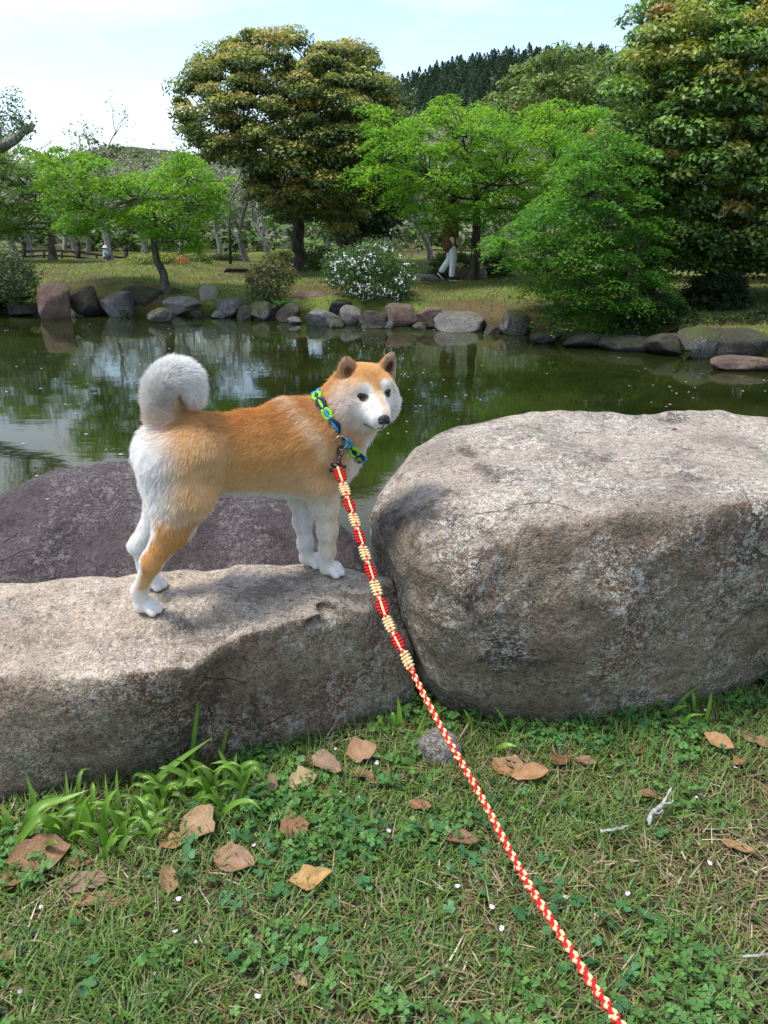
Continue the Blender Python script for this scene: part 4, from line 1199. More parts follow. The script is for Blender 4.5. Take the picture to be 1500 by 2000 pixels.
tuft('tall strap leaved tuft in the middle below the flat rock edge', (410, 1560), [
    ([(262, 1575), (310, 1520), (350, 1485), (415, 1440)], .012, .05, 1.0), ([(310, 1560), (345, 1530), (385, 1530), (415, 1550), (440, 1582)], .012, -.02, 1.15), ([(372, 1520), (378, 1450), (384, 1400), (390, 1345)], .0065, .04, 1.0), ([(478, 1530), (465, 1480), (445, 1455), (482, 1458), (515, 1490), (521, 1515)][2:], .012, .0, 1.2),
    ([(425, 1540), (418, 1500), (432, 1535), (460, 1580)][1:], .013, -.03, 1.1), ([(310, 1570), (340, 1600), (360, 1640)], .014, -.02, 1.05), ([(385, 1540), (430, 1555), (470, 1576)], .010, -.03, 1.25), ([(425, 1500), (438, 1450), (456, 1382)], .006, .05, .9), ([(350, 1490), (375, 1505), (400, 1530)], .010, -.02, .7),
    ([(430, 1560), (440, 1500), (425, 1460)], .008, .05, .85), ([(450, 1550), (470, 1500), (500, 1490), (515, 1512)], .008, .0, .95), ([(400, 1560), (370, 1520), (330, 1500), (310, 1500)], .010, .0, .8), ([(330, 1580), (300, 1560), (280, 1560), (250, 1590)], .010, -.01, 1.1), ([(360, 1570), (320, 1530), (280, 1515), (270, 1520)], .009, .02, .75),
    ([(470, 1560), (480, 1520), (500, 1500), (530, 1545)], .009, -.02, .9), ([(420, 1580), (405, 1540), (390, 1520), (350, 1540)], .009, -.02, .8), ([(440, 1570), (455, 1510), (462, 1470)], .008, .04, .8), ([(545, 1510), (552, 1490), (557, 1475)], .005, .02, .9), ([(563, 1515), (566, 1495), (565, 1480)], .006, .02, 1.2)], extra=(36, (300, 1530, 500, 1610), 5))
tuft('small grass tuft in the gap left of the small grey stone', (790, 1425), [
    ([(778, 1430), (780, 1400), (777, 1360)], .010, .02, 1.3), ([(770, 1425), (768, 1400), (766, 1390)], .008, .02, 1.2), ([(800, 1450), (815, 1430), (832, 1390)], .006, .03, .9), ([(805, 1470), (825, 1440), (838, 1420)], .009, .01, .9), ([(830, 1440), (855, 1425), (870, 1428)], .007, .0, .9), ([(760, 1440), (745, 1410), (738, 1408)], .006, .01, 1.0)])
tuft('arching grass blades before the middle of the big boulder', (985, 1430), [
    ([(985, 1412), (1005, 1380), (1035, 1350)], .010, .01, 1.4), ([(990, 1415), (1010, 1405), (1035, 1415)], .008, -.01, 1.2), ([(960, 1465), (985, 1455), (1010, 1458)], .009, -.02, 1.3), ([(1050, 1445), (1085, 1440), (1115, 1446)], .009, -.01, 1.1), ([(930, 1430), (915, 1400), (905, 1385)], .004, .02, .9), ([(1140, 1430), (1136, 1405), (1130, 1390)], .004, .02, .9), ([(1000, 1440), (980, 1400), (965, 1380)], .004, .02, .8)])
tuft('thin green grass blades at the right foot of the big boulder', (1360, 1380), [
    ([(1355, 1400), (1356, 1370), (1352, 1350)], .006, .02, 1.1), ([(1375, 1425), (1385, 1380), (1390, 1350)], .006, .02, .9), ([(1290, 1405), (1320, 1385), (1345, 1378)], .009, -.01, 1.0), ([(1300, 1400), (1340, 1360), (1375, 1335)], .006, .03, .9), ([(1210, 1440), (1205, 1420), (1202, 1405)], .004, .02, .9), ([(1215, 1430), (1220, 1415), (1230, 1402)], .004, .02, .8), ([(1330, 1430), (1345, 1400), (1380, 1395)], .006, -.01, 1.0)])

# dead leaves, each its own thing
m = NT('dead_leaf'); c = m.attr('col'); n_ = m.noise(m.coord(), 70, 5, .7)
c = m.mix(1.0, c, m.mix(n_, (.6, .55, .5), (1.3, 1.3, 1.3)), 'MULTIPLY')
M_DEAD = m.done(m.pbsdf(c, .55, .3, m.bump(m.noise(m.coord(), 160, 3), .3, .01)))
def dead_leaf(px, py, lpx, asp, rot, colr, label, z=.016, curl=.55, tilt=(.0, .0), group='dead brown leaves fallen on the grass'):
    p = PZ(px, py, z); dist = np.linalg.norm(p - C0); L = lpx * dist / 1500
    nu, nv = 9, 5
    u = np.linspace(0, 1, nu); v = np.linspace(-1, 1, nv)
    prof = np.sin(np.pi * np.clip(u, .0, 1) ** .85) ** .75; prof[0] = .05; prof[-1] = .03
    lr = np.random.default_rng(int(px * 7 + py))
    edge = 1 + .12 * lr.normal(size=(nu, 2))
    U, Vv = np.meshgrid(u, v, indexing='ij')
    wl = prof[:, None] * L * asp / 2 * np.where(Vv < 0, edge[:, :1], edge[:, 1:])
    X = (U - .5) * L; Y = Vv * wl
    k1, k2 = curl * lr.uniform(.3, 1.2), curl * lr.uniform(-.5, 1.2)
    Z = k1 * (Y ** 2) / (L * asp + 1e-6) * 1.6 + k2 * (X ** 2) / L * .9 + .03 * L * np.sin(U * 9 + lr.uniform(0, 6)) * Vv + .018 * L * np.abs(Vv) + lr.normal(0, .008 * L, U.shape)
    Z -= Z.mean()
    Z += X * tilt[0] + Y * tilt[1]
    a = math.radians(rot)
    W_ = np.stack([X * math.cos(a) - Y * math.sin(a), X * math.sin(a) + Y * math.cos(a), Z], -1).reshape(-1, 3)
    i, j = np.meshgrid(np.arange(nu - 1), np.arange(nv - 1), indexing='ij'); q = i * nv + j
    Q = np.stack([q, q + nv, q + nv + 1, q + 1], -1).reshape(-1, 4)
    cc = np.tile(np.array(colr) * np.array([.78, .84, .76]), (nu * nv, 1)) * lr.uniform(.82, 1.18, (nu * nv, 1))
    cc[np.abs(Vv.ravel()) < .1] *= 1.18
    gz = float(ground_z(p[0], p[1]))
    o = link('fallen_leaf', mesh_np('fallen_leaf', W_, Q, True, cc), M_DEAD)
    o.location = (p[0], p[1], max(z, gz + .008)); tag(o, label, 'leaf', group); return o
BR, RB, TN, YL = (.25, .125, .065), (.22, .095, .05), (.31, .19, .11), (.42, .235, .085)
for a in [
    (78, 1668, 100, .55, 20, BR, 'large brown leaf lying left of the strap leaved tuft', .03, .3, (.0, .5)), (12, 1722, 60, .8, 60, (.36, .17, .06), 'orange brown curled leaf at the left edge of the grass'), (45, 1708, 95, .5, -130, TN, 'long tan leaf under the large brown leaf at left', .014, .3, (.2, .3)),
    (152, 1682, 45, .8, 10, RB, 'small dark brown leaf under the left tuft'), (165, 1722, 84, .42, 5, (.25, .15, .10), 'flat greyish brown leaf below the left tuft', .02, .2, (.1, .5)), (182, 1757, 72, .42, 15, BR, 'narrow brown leaf, left of two lying end to end'), (228, 1763, 52, .45, 25, BR, 'narrow brown leaf, right of two lying end to end'),
    (388, 1607, 78, .72, -35, TN, 'big light brown leaf with pointed lobes below the middle tuft', .03, .3, (.1, .5)), (338, 1642, 58, .62, -10, (.34, .19, .085), 'yellowish brown leaf left of the big lobed one'), (318, 1622, 44, .6, 70, RB, 'reddish brown leaf half hidden by strap leaves'),
    (456, 1676, 90, .5, -25, (.29, .16, .10), 'long folded brown leaf in the middle of the grass', .025, .5, (.1, .4)), (330, 1716, 50, .6, 100, (.33, .19, .10), 'upright folded tan leaf left of the folded brown one', .03, .5, (.3, .5)), (575, 1615, 54, .92, 20, (.27, .125, .06), 'round coppery brown leaf right of the middle tuft', .025, .2, (0, .4)),
    (606, 1712, 76, .48, 12, YL, 'yellow ochre leaf in the clover', .03, .25, (.1, .4)), (592, 1522, 56, .7, 30, (.42, .29, .17), 'pale tan holed leaf among the leaf litter by the rock', .03, .4, (0, .5)), (608, 1488, 34, .9, 40, RB, 'small reddish leaf at the back of the leaf litter'), (638, 1490, 62, .55, -25, (.28, .17, .12), 'dull brown leaf leaning on the rock foot', .03, .3, (-.2, .4)),
    (706, 1465, 58, .72, 15, (.35, .19, .11), 'light brown leaf topmost of the leaf litter before the flat rock', .035, .2, (.1, .5)), (706, 1510, 48, .6, -15, BR, 'brown leaf right of the leaf litter'), (636, 1538, 36, .7, 80, (.37, .19, .07), 'small orange leaf beside the pale holed leaf'), (732, 1524, 50, .4, -30, (.2, .12, .08), 'narrow dark leaf right of the leaf litter'), (531, 1528, 36, .6, 85, (.25, .16, .11), 'thin upright brown leaf against the flat rock', .03, .2, (.4, .5)), (512, 1565, 40, .6, -20, RB, 'dark red brown leaf right of the middle tuft'),
    (557, 1686, 38, .4, 40, BR, 'narrow curled brown leaf beside the folded leaf'), (650, 1555, 48, .4, 5, (.33, .21, .13), 'thin tan leaf scrap below the leaf litter'),
    (820, 1571, 42, .7, -10, (.29, .13, .075), 'coppery leaf just left of the leash'), (986, 1499, 62, .5, -55, (.30, .15, .075), 'brown leaf, left of three overlapping leaves right of the leash', .02, .3, (0, .4)), (1005, 1489, 42, .5, -35, (.30, .16, .09), 'small brown leaf, middle of three overlapping leaves', .03, .3, (0, .5)), (1036, 1508, 70, .46, 5, (.36, .18, .085), 'light brown leaf, right of three overlapping leaves', .03, .3, (.1, .4)),
    (1096, 1484, 46, .6, 30, RB, 'red brown leaf half buried in clover before the big boulder'), (1146, 1485, 40, .55, -20, (.27, .15, .10), 'dull brown leaf right of the half buried leaf'), (1406, 1447, 58, .45, -50, (.36, .20, .10), 'slender light brown leaf at the right below the boulder', .03, .25, (0, .4)), (1486, 1448, 56, .55, -30, (.30, .17, .10), 'brown leaf at the right edge of the grass'),
    (1246, 1466, 34, .5, 10, RB, 'small red brown leaf in the grass before the boulder'), (1444, 1485, 38, .45, 40, (.30, .15, .08), 'small curled leaf below the slender leaf at right'), (895, 1634, 74, .5, -20, (.24, .115, .075), 'dark brown crumpled leaf right of the leash in the clover', .02, .5), (1270, 1553, 46, .4, -25, (.22, .11, .06), 'small dark leaf near the lichened twig'), (1322, 1409, 40, .4, 0, (.28, .13, .07), 'reddish leaf in the shade under the boulder'), (1440, 1652, 52, .4, -25, (.33, .19, .09), 'pale brown leaf strip at the right in worn grass'),
    (8, 1872, 34, .7, 60, BR, 'small brown leaf at the lower left edge'), (590, 1915, 34, .5, -50, (.30, .19, .11), 'small tan leaf low in the middle of the grass'), (385, 1872, 36, .4, 30, RB, 'small dark leaf low left in the grass')]:
    dead_leaf(*a)

M_PETAL = plain('petal_white', (.56, .48, .53), .6, .2)
pb = MB()
_a = np.linspace(0, 2 * np.pi, 11)[:-1]
_r = np.array([1, .95, .85, .8, .75, .55, .75, .8, .85, .95])
ring_ = np.stack([np.cos(_a) * _r, np.sin(_a) * _r * .75, .18 * np.cos(_a * 2)], 1) * .0075
pb.add(np.vstack([[(0, 0, -.001)], ring_]), None, [(0, 1 + k, 1 + (k + 1) % 10) for k in range(10)])
PET = pb.mesh('petal'); PET.materials.append(M_PETAL)
def petal(px, py, z=.022, label='small pale pink petal fallen in the near grass', group='pale petals fallen in the near grass', s=1.0, bv=None):
    p = PZ(px, py, z)
    if bv is not None: 
        r = ray(px, py); h = bv.ray_cast(Vector(C0), Vector(r).normalized())
        if h[0]: p = np.array(h[0]) + np.array(h[1]) * .002
    o = link('petal', PET); o.location = p; o.rotation_euler = (cr.uniform(-.5, .3), cr.uniform(-.4, .4), cr.uniform(0, 6)); o.scale = (s,) * 3
    tag(o, label, 'petal', group); return o
for q in [(495, 1650), (626, 1602), (618, 1615), (665, 1546), (655, 1462), (730, 1476), (350, 1755), (382, 1840), (40, 1935), (300, 1902), (80, 1772), (760, 1622), (892, 1730), (1107, 1752), (980, 1812), (1387, 1685), (1437, 1498), (1360, 1557), (1378, 1386), (340, 1818), (960, 1770), (505, 1945), (870, 1885), (1225, 1745), (700, 1560), (735, 1490)]:
    petal(*q, s=cr.uniform(.5, .85))
petal(190, 1138, label='white petal on the flat rock left of the hind paws', group=None, s=.85, bv=BVS[0])
petal(95, 975, label='white petal on the dark domed boulder', group=None, s=1.1, bv=BVS[2])
petal(1316, 839, label='white petal on top of the big boulder', group=None, s=1.6, bv=BVS[1])

# lichened twigs
M_TWIG = plain('lichened_twig', (.36, .36, .33), .85, .2, .4, 120, .5)
def twig(label, pts, r):
    P = np.array([PZ(x, y, z) for x, y, z in pts]); b = MB(); C = catmull(P, 16)
    rr = r * (1 + .35 * cr.normal(size=16)); rr = np.clip(rr, r * .5, r * 1.8) * np.linspace(1.2, .6, 16)
    b.tube(C - P[0], rr, 6)
    for k in (4, 9): b.tube([C[k] - P[0], C[k] - P[0] + np.array([.012, -.006, .006]), C[k] - P[0] + np.array([.018, -.004, .012])], [r * .6, r * .5, r * .3], 5)
    o = link('twig', b.mesh('twig'), M_TWIG); o.location = P[0]; tag(o, label, 'twig', 'fallen twigs in the grass')
twig('crooked lichen covered grey twig standing up in the grass at right', [(1268, 1612, .02), (1272, 1590, .03), (1290, 1575, .035), (1300, 1560, .04), (1312, 1538, .05)], .0042)
twig('short pale twig lying left of the crooked twig', [(1172, 1624, .02), (1195, 1620, .022), (1232, 1612, .02)], .0026)
twig('thin pale straw twig at the lower right edge', [(1450, 1868, .02), (1475, 1866, .025), (1515, 1862, .03)], .0016)
twig('thin dry stick lying under the middle tuft', [(240, 1640, .015), (265, 1620, .02), (300, 1610, .02)], .0018)
# ------------------------------------------------------------------ trees and shrubs
def pip(P, poly):
    x, y = P[:, 0], P[:, 1]; ins = np.zeros(len(P), bool); n = len(poly)
    for i in range(n):
        x1, y1 = poly[i]; x2, y2 = poly[(i + 1) % n]
        c = ((y1 > y) != (y2 > y)) & (x < (x2 - x1) * (y - y1) / (y2 - y1 + 1e-9) + x1); ins ^= c
    return ins
def pdist(P, poly):
    d = np.full(len(P), 1e9); n = len(poly)
    for i in range(n):
        a = np.array(poly[i], float); b = np.array(poly[(i + 1) % n], float); ab = b - a
        t = np.clip(((P - a) @ ab) / (ab @ ab), 0, 1); d = np.minimum(d, np.linalg.norm(P - a - t[:, None] * ab, axis=1))
    return d
def unproj(px, Y):
    u = (px[:, 0] - 750) / 1500; v = (1000 - px[:, 1]) / 1500
    R = np.stack([u, _cp + v * _sp, -_sp + v * _cp], 1)
    return C0 + R * (Y / R[:, 1])[:, None]
def crown_points(poly, Y, hd, n, rad, seed, inset=.35, gap=.86):
    """centres of leaf clumps spread through a crown's volume; outline in photo points, depth Y +- hd"""
    r = np.random.default_rng(seed); A = np.array(poly, float)
    pxm = 1500 / (Y * 1.03); ins = rad * pxm * inset
    out = []; tries = 0
    C = r.uniform(A.min(0), A.max(0), (n * 60, 2)); d = pdist(C, poly); ok = pip(C, poly) & (d > ins)
    C, d = C[ok], d[ok]
    if not len(C): return np.zeros((0, 3))
    dm = max(np.percentile(d, 85), 1)
    t = np.clip(d / dm, 0, 1); dep = hd * np.sqrt(1 - (1 - t) ** 2)
    off = dep * r.uniform(-1, 1, len(C)); off = np.where(r.random(len(C)) < .55, -dep * r.uniform(.55, 1, len(C)), off)
    W_ = unproj(C, Y + off)
    keep = []; K = np.zeros((n, 3)); m_ = 0
    for w in W_:
        if m_ and ((K[:m_] - w) ** 2).sum(1).min() < (rad * gap) ** 2: continue
        K[m_] = w; m_ += 1
        if m_ == n: break
    return K[:m_]
def leaves(cent, rad, per, size, style, pal, seed, asp=.5, size_var=.3):
    """leaf-sized faces round every clump centre. pal(t_up, clump_rand, leaf_rand, world) -> colours"""
    r = np.random.default_rng(seed); n = len(cent); N = n * per
    ci = np.repeat(np.arange(n), per); cr_ = r.random(n)[ci]; rr = (rad * r.uniform(.55, 1.35, n))[ci]
    if style == 'puff':
        d = r.normal(size=(N, 3)); d /= np.linalg.norm(d, axis=1)[:, None]
        d[:, 2] = np.where(d[:, 2] < -.25, -d[:, 2], d[:, 2])
        q = r.random(N) ** .4
        P = cent[ci] + d * (rr * q)[:, None] * np.array([1, 1, .72])
        nr = d * .9 + np.array([0, 0, .55]) + r.normal(0, .55, (N, 3)); up = d[:, 2] * q
        ax = d + r.normal(0, .7, (N, 3)) + np.array([0, 0, -.15])
    elif style == 'layer':
        a = r.uniform(0, 6.283, N); q = np.sqrt(r.random(N)); lay = r.integers(0, 3, N)
        rad_ = rr * q * (1 - .18 * lay)
        tx = r.normal(0, .16, n)[ci]; ty = r.normal(0, .16, n)[ci]
        X, Y_ = rad_ * np.cos(a), rad_ * np.sin(a)
        P = cent[ci] + np.stack([X, Y_, X * tx + Y_ * ty - .28 * rr * q ** 2 + .13 * rr * (lay - 1) + r.normal(0, .04, N) * rr], 1)
        nr = np.array([0, 0, 1.0]) + r.normal(0, .42, (N, 3)); ax = np.stack([np.cos(a), np.sin(a), -.35 + 0 * a], 1) + r.normal(0, .55, (N, 3)); up = .2 + .4 * (lay - .5) + .3 * r.random(N)
    else:                                   # 'ball' fills evenly
        d = r.normal(size=(N, 3)); d /= np.linalg.norm(d, axis=1)[:, None]; q = r.random(N) ** (1 / 3)
        P = cent[ci] + d * (rr * q)[:, None]; nr = d + r.normal(0, .8, (N, 3)) + np.array([0, 0, .4]); ax = r.normal(size=(N, 3)); up = d[:, 2] * q
    nr /= np.linalg.norm(nr, axis=1)[:, None]
    ax -= nr * np.einsum('ij,ij->i', ax, nr)[:, None]; ax /= np.linalg.norm(ax, axis=1)[:, None] + 1e-9
    sd = np.cross(nr, ax)
    L = (size * r.uniform(1 - size_var, 1 + size_var, N))[:, None]
    V = np.stack([P - ax * L * .5, P + sd * L * asp * .5 - nr * L * .06, P + ax * L * .5 - nr * L * .10, P - sd * L * asp * .5 - nr * L * .06], 1).reshape(-1, 3)
    col = pal(up, cr_, r.random(N), P)
    return V, np.arange(N * 4).reshape(-1, 4), np.repeat(col, 4, 0)
def mixc(a, b, t): return np.asarray(a) + (np.asarray(b) - np.asarray(a)) * np.clip(t, 0, 1)[:, None]
def kmeans(P, k, seed):
    r = np.random.default_rng(seed); k = min(k, len(P)); C = P[r.choice(len(P), k, replace=False)]
    for _ in range(8):
        l = ((P[:, None] - C[None]) ** 2).sum(2).argmin(1)
        C = np.stack([P[l == i].mean(0) if (l == i).any() else C[i] for i in range(k)])
    return C, l
def wood(trunk, r0, r1, cent, k, seed, bend=.25, twig=.010, limb=.35):
    """trunk tube, limbs to clusters of clumps, branches to the clumps"""
    r = np.random.default_rng(seed); b = MB(); T = catmull(trunk, 16)
    rr = np.linspace(r0, r1, 16); rr[0] *= 1.35; rr[1] *= 1.1
    T_ = T + r.normal(0, r0 * .12, T.shape); T_[0] = T[0]
    b.tube(T_, rr, 9)
    if len(cent):
        C, l = kmeans(cent, k, seed)
        for i, c in enumerate(C):
            d = np.linalg.norm(T - c, axis=1) + np.maximum(0, T[:, 2] - c[2] + .15 * np.linalg.norm((T - c)[:, :2], axis=1)) * 1.5
            j = max(5, int(d.argmin())); a = T[j]
            mid = a + (c - a) * .5 + r.normal(0, bend * .3, 3) * np.linalg.norm(c - a) * .5 - np.array([0, 0, .08 * np.linalg.norm(c - a)])
            ra = max(rr[j] * .62, r1 * .8) * limb * 2
            L = catmull([a, mid, c], 9); b.tube(L, np.linspace(ra, twig * 1.8, 9), 6)
            for q in cent[l == i]:
                jj = int(np.linalg.norm(L - q, axis=1).argmin()); jj = min(max(3, jj - 1), 8)
                m_ = (L[jj] + q) / 2 + r.normal(0, .08, 3) * np.linalg.norm(q - L[jj])
                b.tube([L[jj], m_, q], [twig * 1.3, twig, twig * .5], 4, cap=False)
    return b
def bark(name, a, b_, sc=14, bump=.8):
    m = NT(name); c = m.mapping(m.coord(), (1, 1, .35)); n_ = m.noise(c, sc, 5, .65); big = m.noise(m.coord(), 2.5, 3)
    col = m.mix(m.ramp(n_, .35, .65), a, b_); col = m.mix(m.math('MULTIPLY', m.ramp(big, .5, .65), .5), col, (.10, .11, .06))
    return m.done(m.pbsdf(col, .9, .15, m.bump(n_, bump, .03)))
M_BARK_DARK = bark('bark_dark', (.030, .024, .020), (.085, .07, .055))
M_BARK_MAPLE = bark('bark_grey_brown', (.055, .047, .038), (.15, .13, .105))
M_BARK_CHERRY = bark('bark_pale_grey', (.13, .12, .11), (.34, .32, .30), 20)
M_LEAF_EVER = leaf_mat('evergreen_leaf', .32, .45, .3, (1.42, 1.46, 1.36))
M_LEAF_MAPLE = leaf_mat('maple_leaf', .5, .5, .25, (1.15, 1.1, 1.0))
M_LEAF_SOFT = leaf_mat('shrub_leaf', .3, .5, .25)

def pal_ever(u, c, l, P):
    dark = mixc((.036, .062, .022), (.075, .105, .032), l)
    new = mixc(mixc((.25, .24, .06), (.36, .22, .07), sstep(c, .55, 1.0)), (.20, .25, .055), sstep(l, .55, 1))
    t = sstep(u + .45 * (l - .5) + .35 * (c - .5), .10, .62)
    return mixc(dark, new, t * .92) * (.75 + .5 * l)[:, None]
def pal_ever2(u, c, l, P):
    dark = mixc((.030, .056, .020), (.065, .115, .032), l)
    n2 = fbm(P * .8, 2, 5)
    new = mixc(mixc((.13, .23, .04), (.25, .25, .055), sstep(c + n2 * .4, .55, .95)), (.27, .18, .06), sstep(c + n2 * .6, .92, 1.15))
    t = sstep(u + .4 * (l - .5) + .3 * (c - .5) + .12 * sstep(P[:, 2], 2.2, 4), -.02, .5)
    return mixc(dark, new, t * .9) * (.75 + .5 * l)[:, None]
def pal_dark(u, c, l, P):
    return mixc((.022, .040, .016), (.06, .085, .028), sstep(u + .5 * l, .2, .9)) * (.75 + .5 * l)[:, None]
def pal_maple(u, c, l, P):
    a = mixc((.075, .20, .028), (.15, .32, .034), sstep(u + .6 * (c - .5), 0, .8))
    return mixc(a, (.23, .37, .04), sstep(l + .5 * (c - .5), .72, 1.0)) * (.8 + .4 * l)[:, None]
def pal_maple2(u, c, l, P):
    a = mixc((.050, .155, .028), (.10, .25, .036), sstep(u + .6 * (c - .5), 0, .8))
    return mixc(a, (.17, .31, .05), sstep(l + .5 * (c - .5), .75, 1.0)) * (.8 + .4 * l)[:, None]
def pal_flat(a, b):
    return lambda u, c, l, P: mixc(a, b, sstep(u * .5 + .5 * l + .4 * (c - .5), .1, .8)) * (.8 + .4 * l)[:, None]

def base_on_ground(px, Y):
    x = PY(px, 500, Y)[0]; return np.array([x, Y, float(ground_z(x, Y))])
def plant(name, label, cat, base, crowns, stem, stem_mat, leaf_mat_, group=None, part='crown', wood_part='trunk', k=9, twig=.01, r=(.12, .05), seed=1, limb=.35):
    """crowns: list of (poly, Y, hd, n, rad, per, size, style, palette); stem: photo points of the trunk at depth Y of base"""
    t = empty(name, tuple(base), label, cat, group)
    Vs, Fs, Cs, n, cents = [], [], [], 0, []
    for i, (poly, Y, hd, nc, rad, per, size, style, pal) in enumerate(crowns):
        c = crown_points(poly, Y, hd, nc, rad, seed * 31 + i); cents.append(c)
        V, F, col = leaves(c, rad, per, size, style, pal, seed * 37 + i)
        Vs.append(V); Fs.append(F + n); Cs.append(col); n += len(V)
    V = np.concatenate(Vs) - np.asarray(base)
    link(part, mesh_np(part, V, np.concatenate(Fs), True, np.concatenate(Cs)), leaf_mat_, t)
    if stem is not None:
        tr = [np.asarray(base) + np.array([0, 0, -.08])] + [PY(x, y, base[1] + (dy[0] if dy else 0)) for x, y, *dy in stem]
        b = wood(tr, r[0], r[1], np.concatenate(cents), k, seed, twig=twig, limb=limb)
        link(wood_part, b.mesh(wood_part), stem_mat, t, tuple(-np.asarray(base)))
    return t

A_POLY = [(338, 190), (368, 128), (428, 100), (432, 66), (470, 72), (490, 42), (520, 60), (560, 52), (600, 70), (650, 62), (700, 88), (728, 100), (735, 140), (760, 165), (778, 205), (775, 270), (745, 340), (725, 420), (690, 478), (640, 470), (600, 440), (560, 458), (520, 430), (480, 372), (430, 340), (365, 300), (345, 245)]
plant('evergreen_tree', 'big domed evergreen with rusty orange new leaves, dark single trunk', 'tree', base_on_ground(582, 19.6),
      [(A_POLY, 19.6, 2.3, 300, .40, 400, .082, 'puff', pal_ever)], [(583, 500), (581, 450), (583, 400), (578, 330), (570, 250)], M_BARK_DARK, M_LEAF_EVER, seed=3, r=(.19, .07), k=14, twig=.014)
G_POLY = [(650, 220), (720, 150), (775, 160), (800, 230), (815, 330), (800, 430), (760, 470), (700, 480), (640, 455), (630, 330)]
plant('evergreen_tree', 'dark forked evergreen standing just behind the big domed one', 'tree', base_on_ground(690, 23.5),
      [(G_POLY, 23.5, 2.0, 170, .5, 190, .14, 'puff', pal_dark)], [(688, 478), (700, 450), (715, 400), (705, 300)], M_BARK_DARK, M_LEAF_EVER, seed=4, r=(.26, .08), k=9, twig=.016)
b = MB(); b.tube(catmull([base_on_ground(672, 23.5), PY(668, 470, 23.5), PY(650, 440, 23.6), PY(640, 400, 23.8)], 10), np.linspace(.22, .10, 10), 8)
b2 = bpy.data.objects['evergreen_tree.001']
link('limb', b.mesh('limb'), M_BARK_DARK, b2, tuple(-np.array(b2.location)))

B_POLY = [(62, 300), (100, 275), (140, 282), (200, 300), (228, 330), (300, 318), (345, 285), (400, 305), (425, 335), (478, 342), (440, 372), (438, 425), (400, 462), (390, 500), (330, 492), (285, 480), (240, 452), (180, 445), (150, 475), (110, 450), (95, 400), (60, 360)]
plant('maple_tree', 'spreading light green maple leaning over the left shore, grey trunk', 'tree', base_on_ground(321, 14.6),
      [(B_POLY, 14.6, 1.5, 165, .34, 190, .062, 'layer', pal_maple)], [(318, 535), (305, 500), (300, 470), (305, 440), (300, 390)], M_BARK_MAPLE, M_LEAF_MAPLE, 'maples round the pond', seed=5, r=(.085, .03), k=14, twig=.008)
C_POLY = [(-160, 290), (-60, 250), (20, 245), (60, 280), (115, 320), (135, 410), (125, 460), (70, 450), (0, 470), (-100, 480), (-170, 400)]
plant('maple_tree', 'slender mossy trunked maple beside the wooden bridge', 'tree', base_on_ground(102, 21.5),
      [(C_POLY, 21.5, 1.8, 120, .45, 190, .085, 'layer', pal_flat((.07, .15, .04), (.15, .26, .06)))], [(100, 480), (97, 440), (80, 400), (50, 360)], M_BARK_MAPLE, M_LEAF_MAPLE, 'maples round the pond', seed=6, r=(.12, .05), k=8, twig=.01)
D_POLY = [(668, 355), (700, 300), (705, 210), (745, 190), (775, 205), (830, 215), (866, 165), (890, 195), (950, 190), (985, 212), (1020, 195), (1060, 178), (1120, 190), (1180, 200), (1225, 260), (1220, 360), (1140, 400), (1060, 425), (1010, 450), (930, 432), (880, 462), (825, 450), (770, 412), (745, 388), (720, 375)]
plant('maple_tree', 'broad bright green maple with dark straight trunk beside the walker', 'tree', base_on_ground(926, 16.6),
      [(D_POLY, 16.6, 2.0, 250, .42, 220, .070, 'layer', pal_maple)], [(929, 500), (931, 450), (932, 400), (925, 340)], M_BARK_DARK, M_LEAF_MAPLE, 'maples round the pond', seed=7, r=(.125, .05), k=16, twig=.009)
E_POLY = [(925, 500), (950, 455), (990, 430), (1030, 385), (1070, 350), (1095, 290), (1140, 255), (1200, 240), (1260, 270), (1300, 420), (1310, 520), (1330, 600), (1290, 660), (1200, 668), (1140, 640), (1110, 655), (1060, 620), (1075, 590), (1010, 575), (1030, 545), (985, 530), (990, 505)]
plant('maple_tree', 'low bushy maple drooping over the water at right, thin arching stems', 'tree', base_on_ground(1248, 11.4),
      [(E_POLY, 11.2, 1.3, 310, .32, 220, .052, 'layer', pal_maple2)], [(1235, 570), (1190, 545), (1140, 520), (1100, 505)], M_BARK_MAPLE, M_LEAF_MAPLE, 'maples round the pond', seed=8, r=(.055, .02), k=15, twig=.007)
F_POLY = [(1228, 40), (1262, 20), (1290, -20), (1400, -60), (1700, -80), (1740, 300), (1700, 540), (1600, 575), (1530, 560), (1480, 540), (1440, 555), (1400, 565), (1340, 540), (1300, 545), (1270, 470), (1240, 425), (1195, 405), (1150, 340), (1165, 270), (1195, 240), (1172, 185), (1205, 130), (1195, 95), (1235, 85)]
plant('evergreen_tree', 'huge dark evergreen with glossy leaves filling the upper right', 'tree', base_on_ground(1268, 12.3),
      [(F_POLY, 12.5, 1.9, 470, .36, 320, .075, 'puff', pal_ever2)], [(1267, 540), (1265, 480), (1262, 450), (1300, 380), (1380, 250)], M_BARK_DARK, M_LEAF_EVER, seed=9, r=(.13, .07), k=20, twig=.012)
H_POLY = [(930, 250), (955, 190), (985, 150), (1040, 115), (1100, 95), (1150, 105), (1205, 125), (1250, 170), (1280, 260), (1200, 300), (1000, 300)]
plant('camphor_tree', 'rounded yellow green tree on the rise before the cedar hill', 'tree', np.array([*PY(1100, 400, 62)[:2], .5]),
      [(H_POLY, 62, 5, 95, 1.35, 150, .34, 'puff', pal_flat((.085, .135, .033), (.22, .30, .075)))], [(1100, 420), (1100, 300), (1100, 200)], M_BARK_MAPLE, M_LEAF_SOFT, seed=10, r=(.5, .2), k=8, twig=.04)
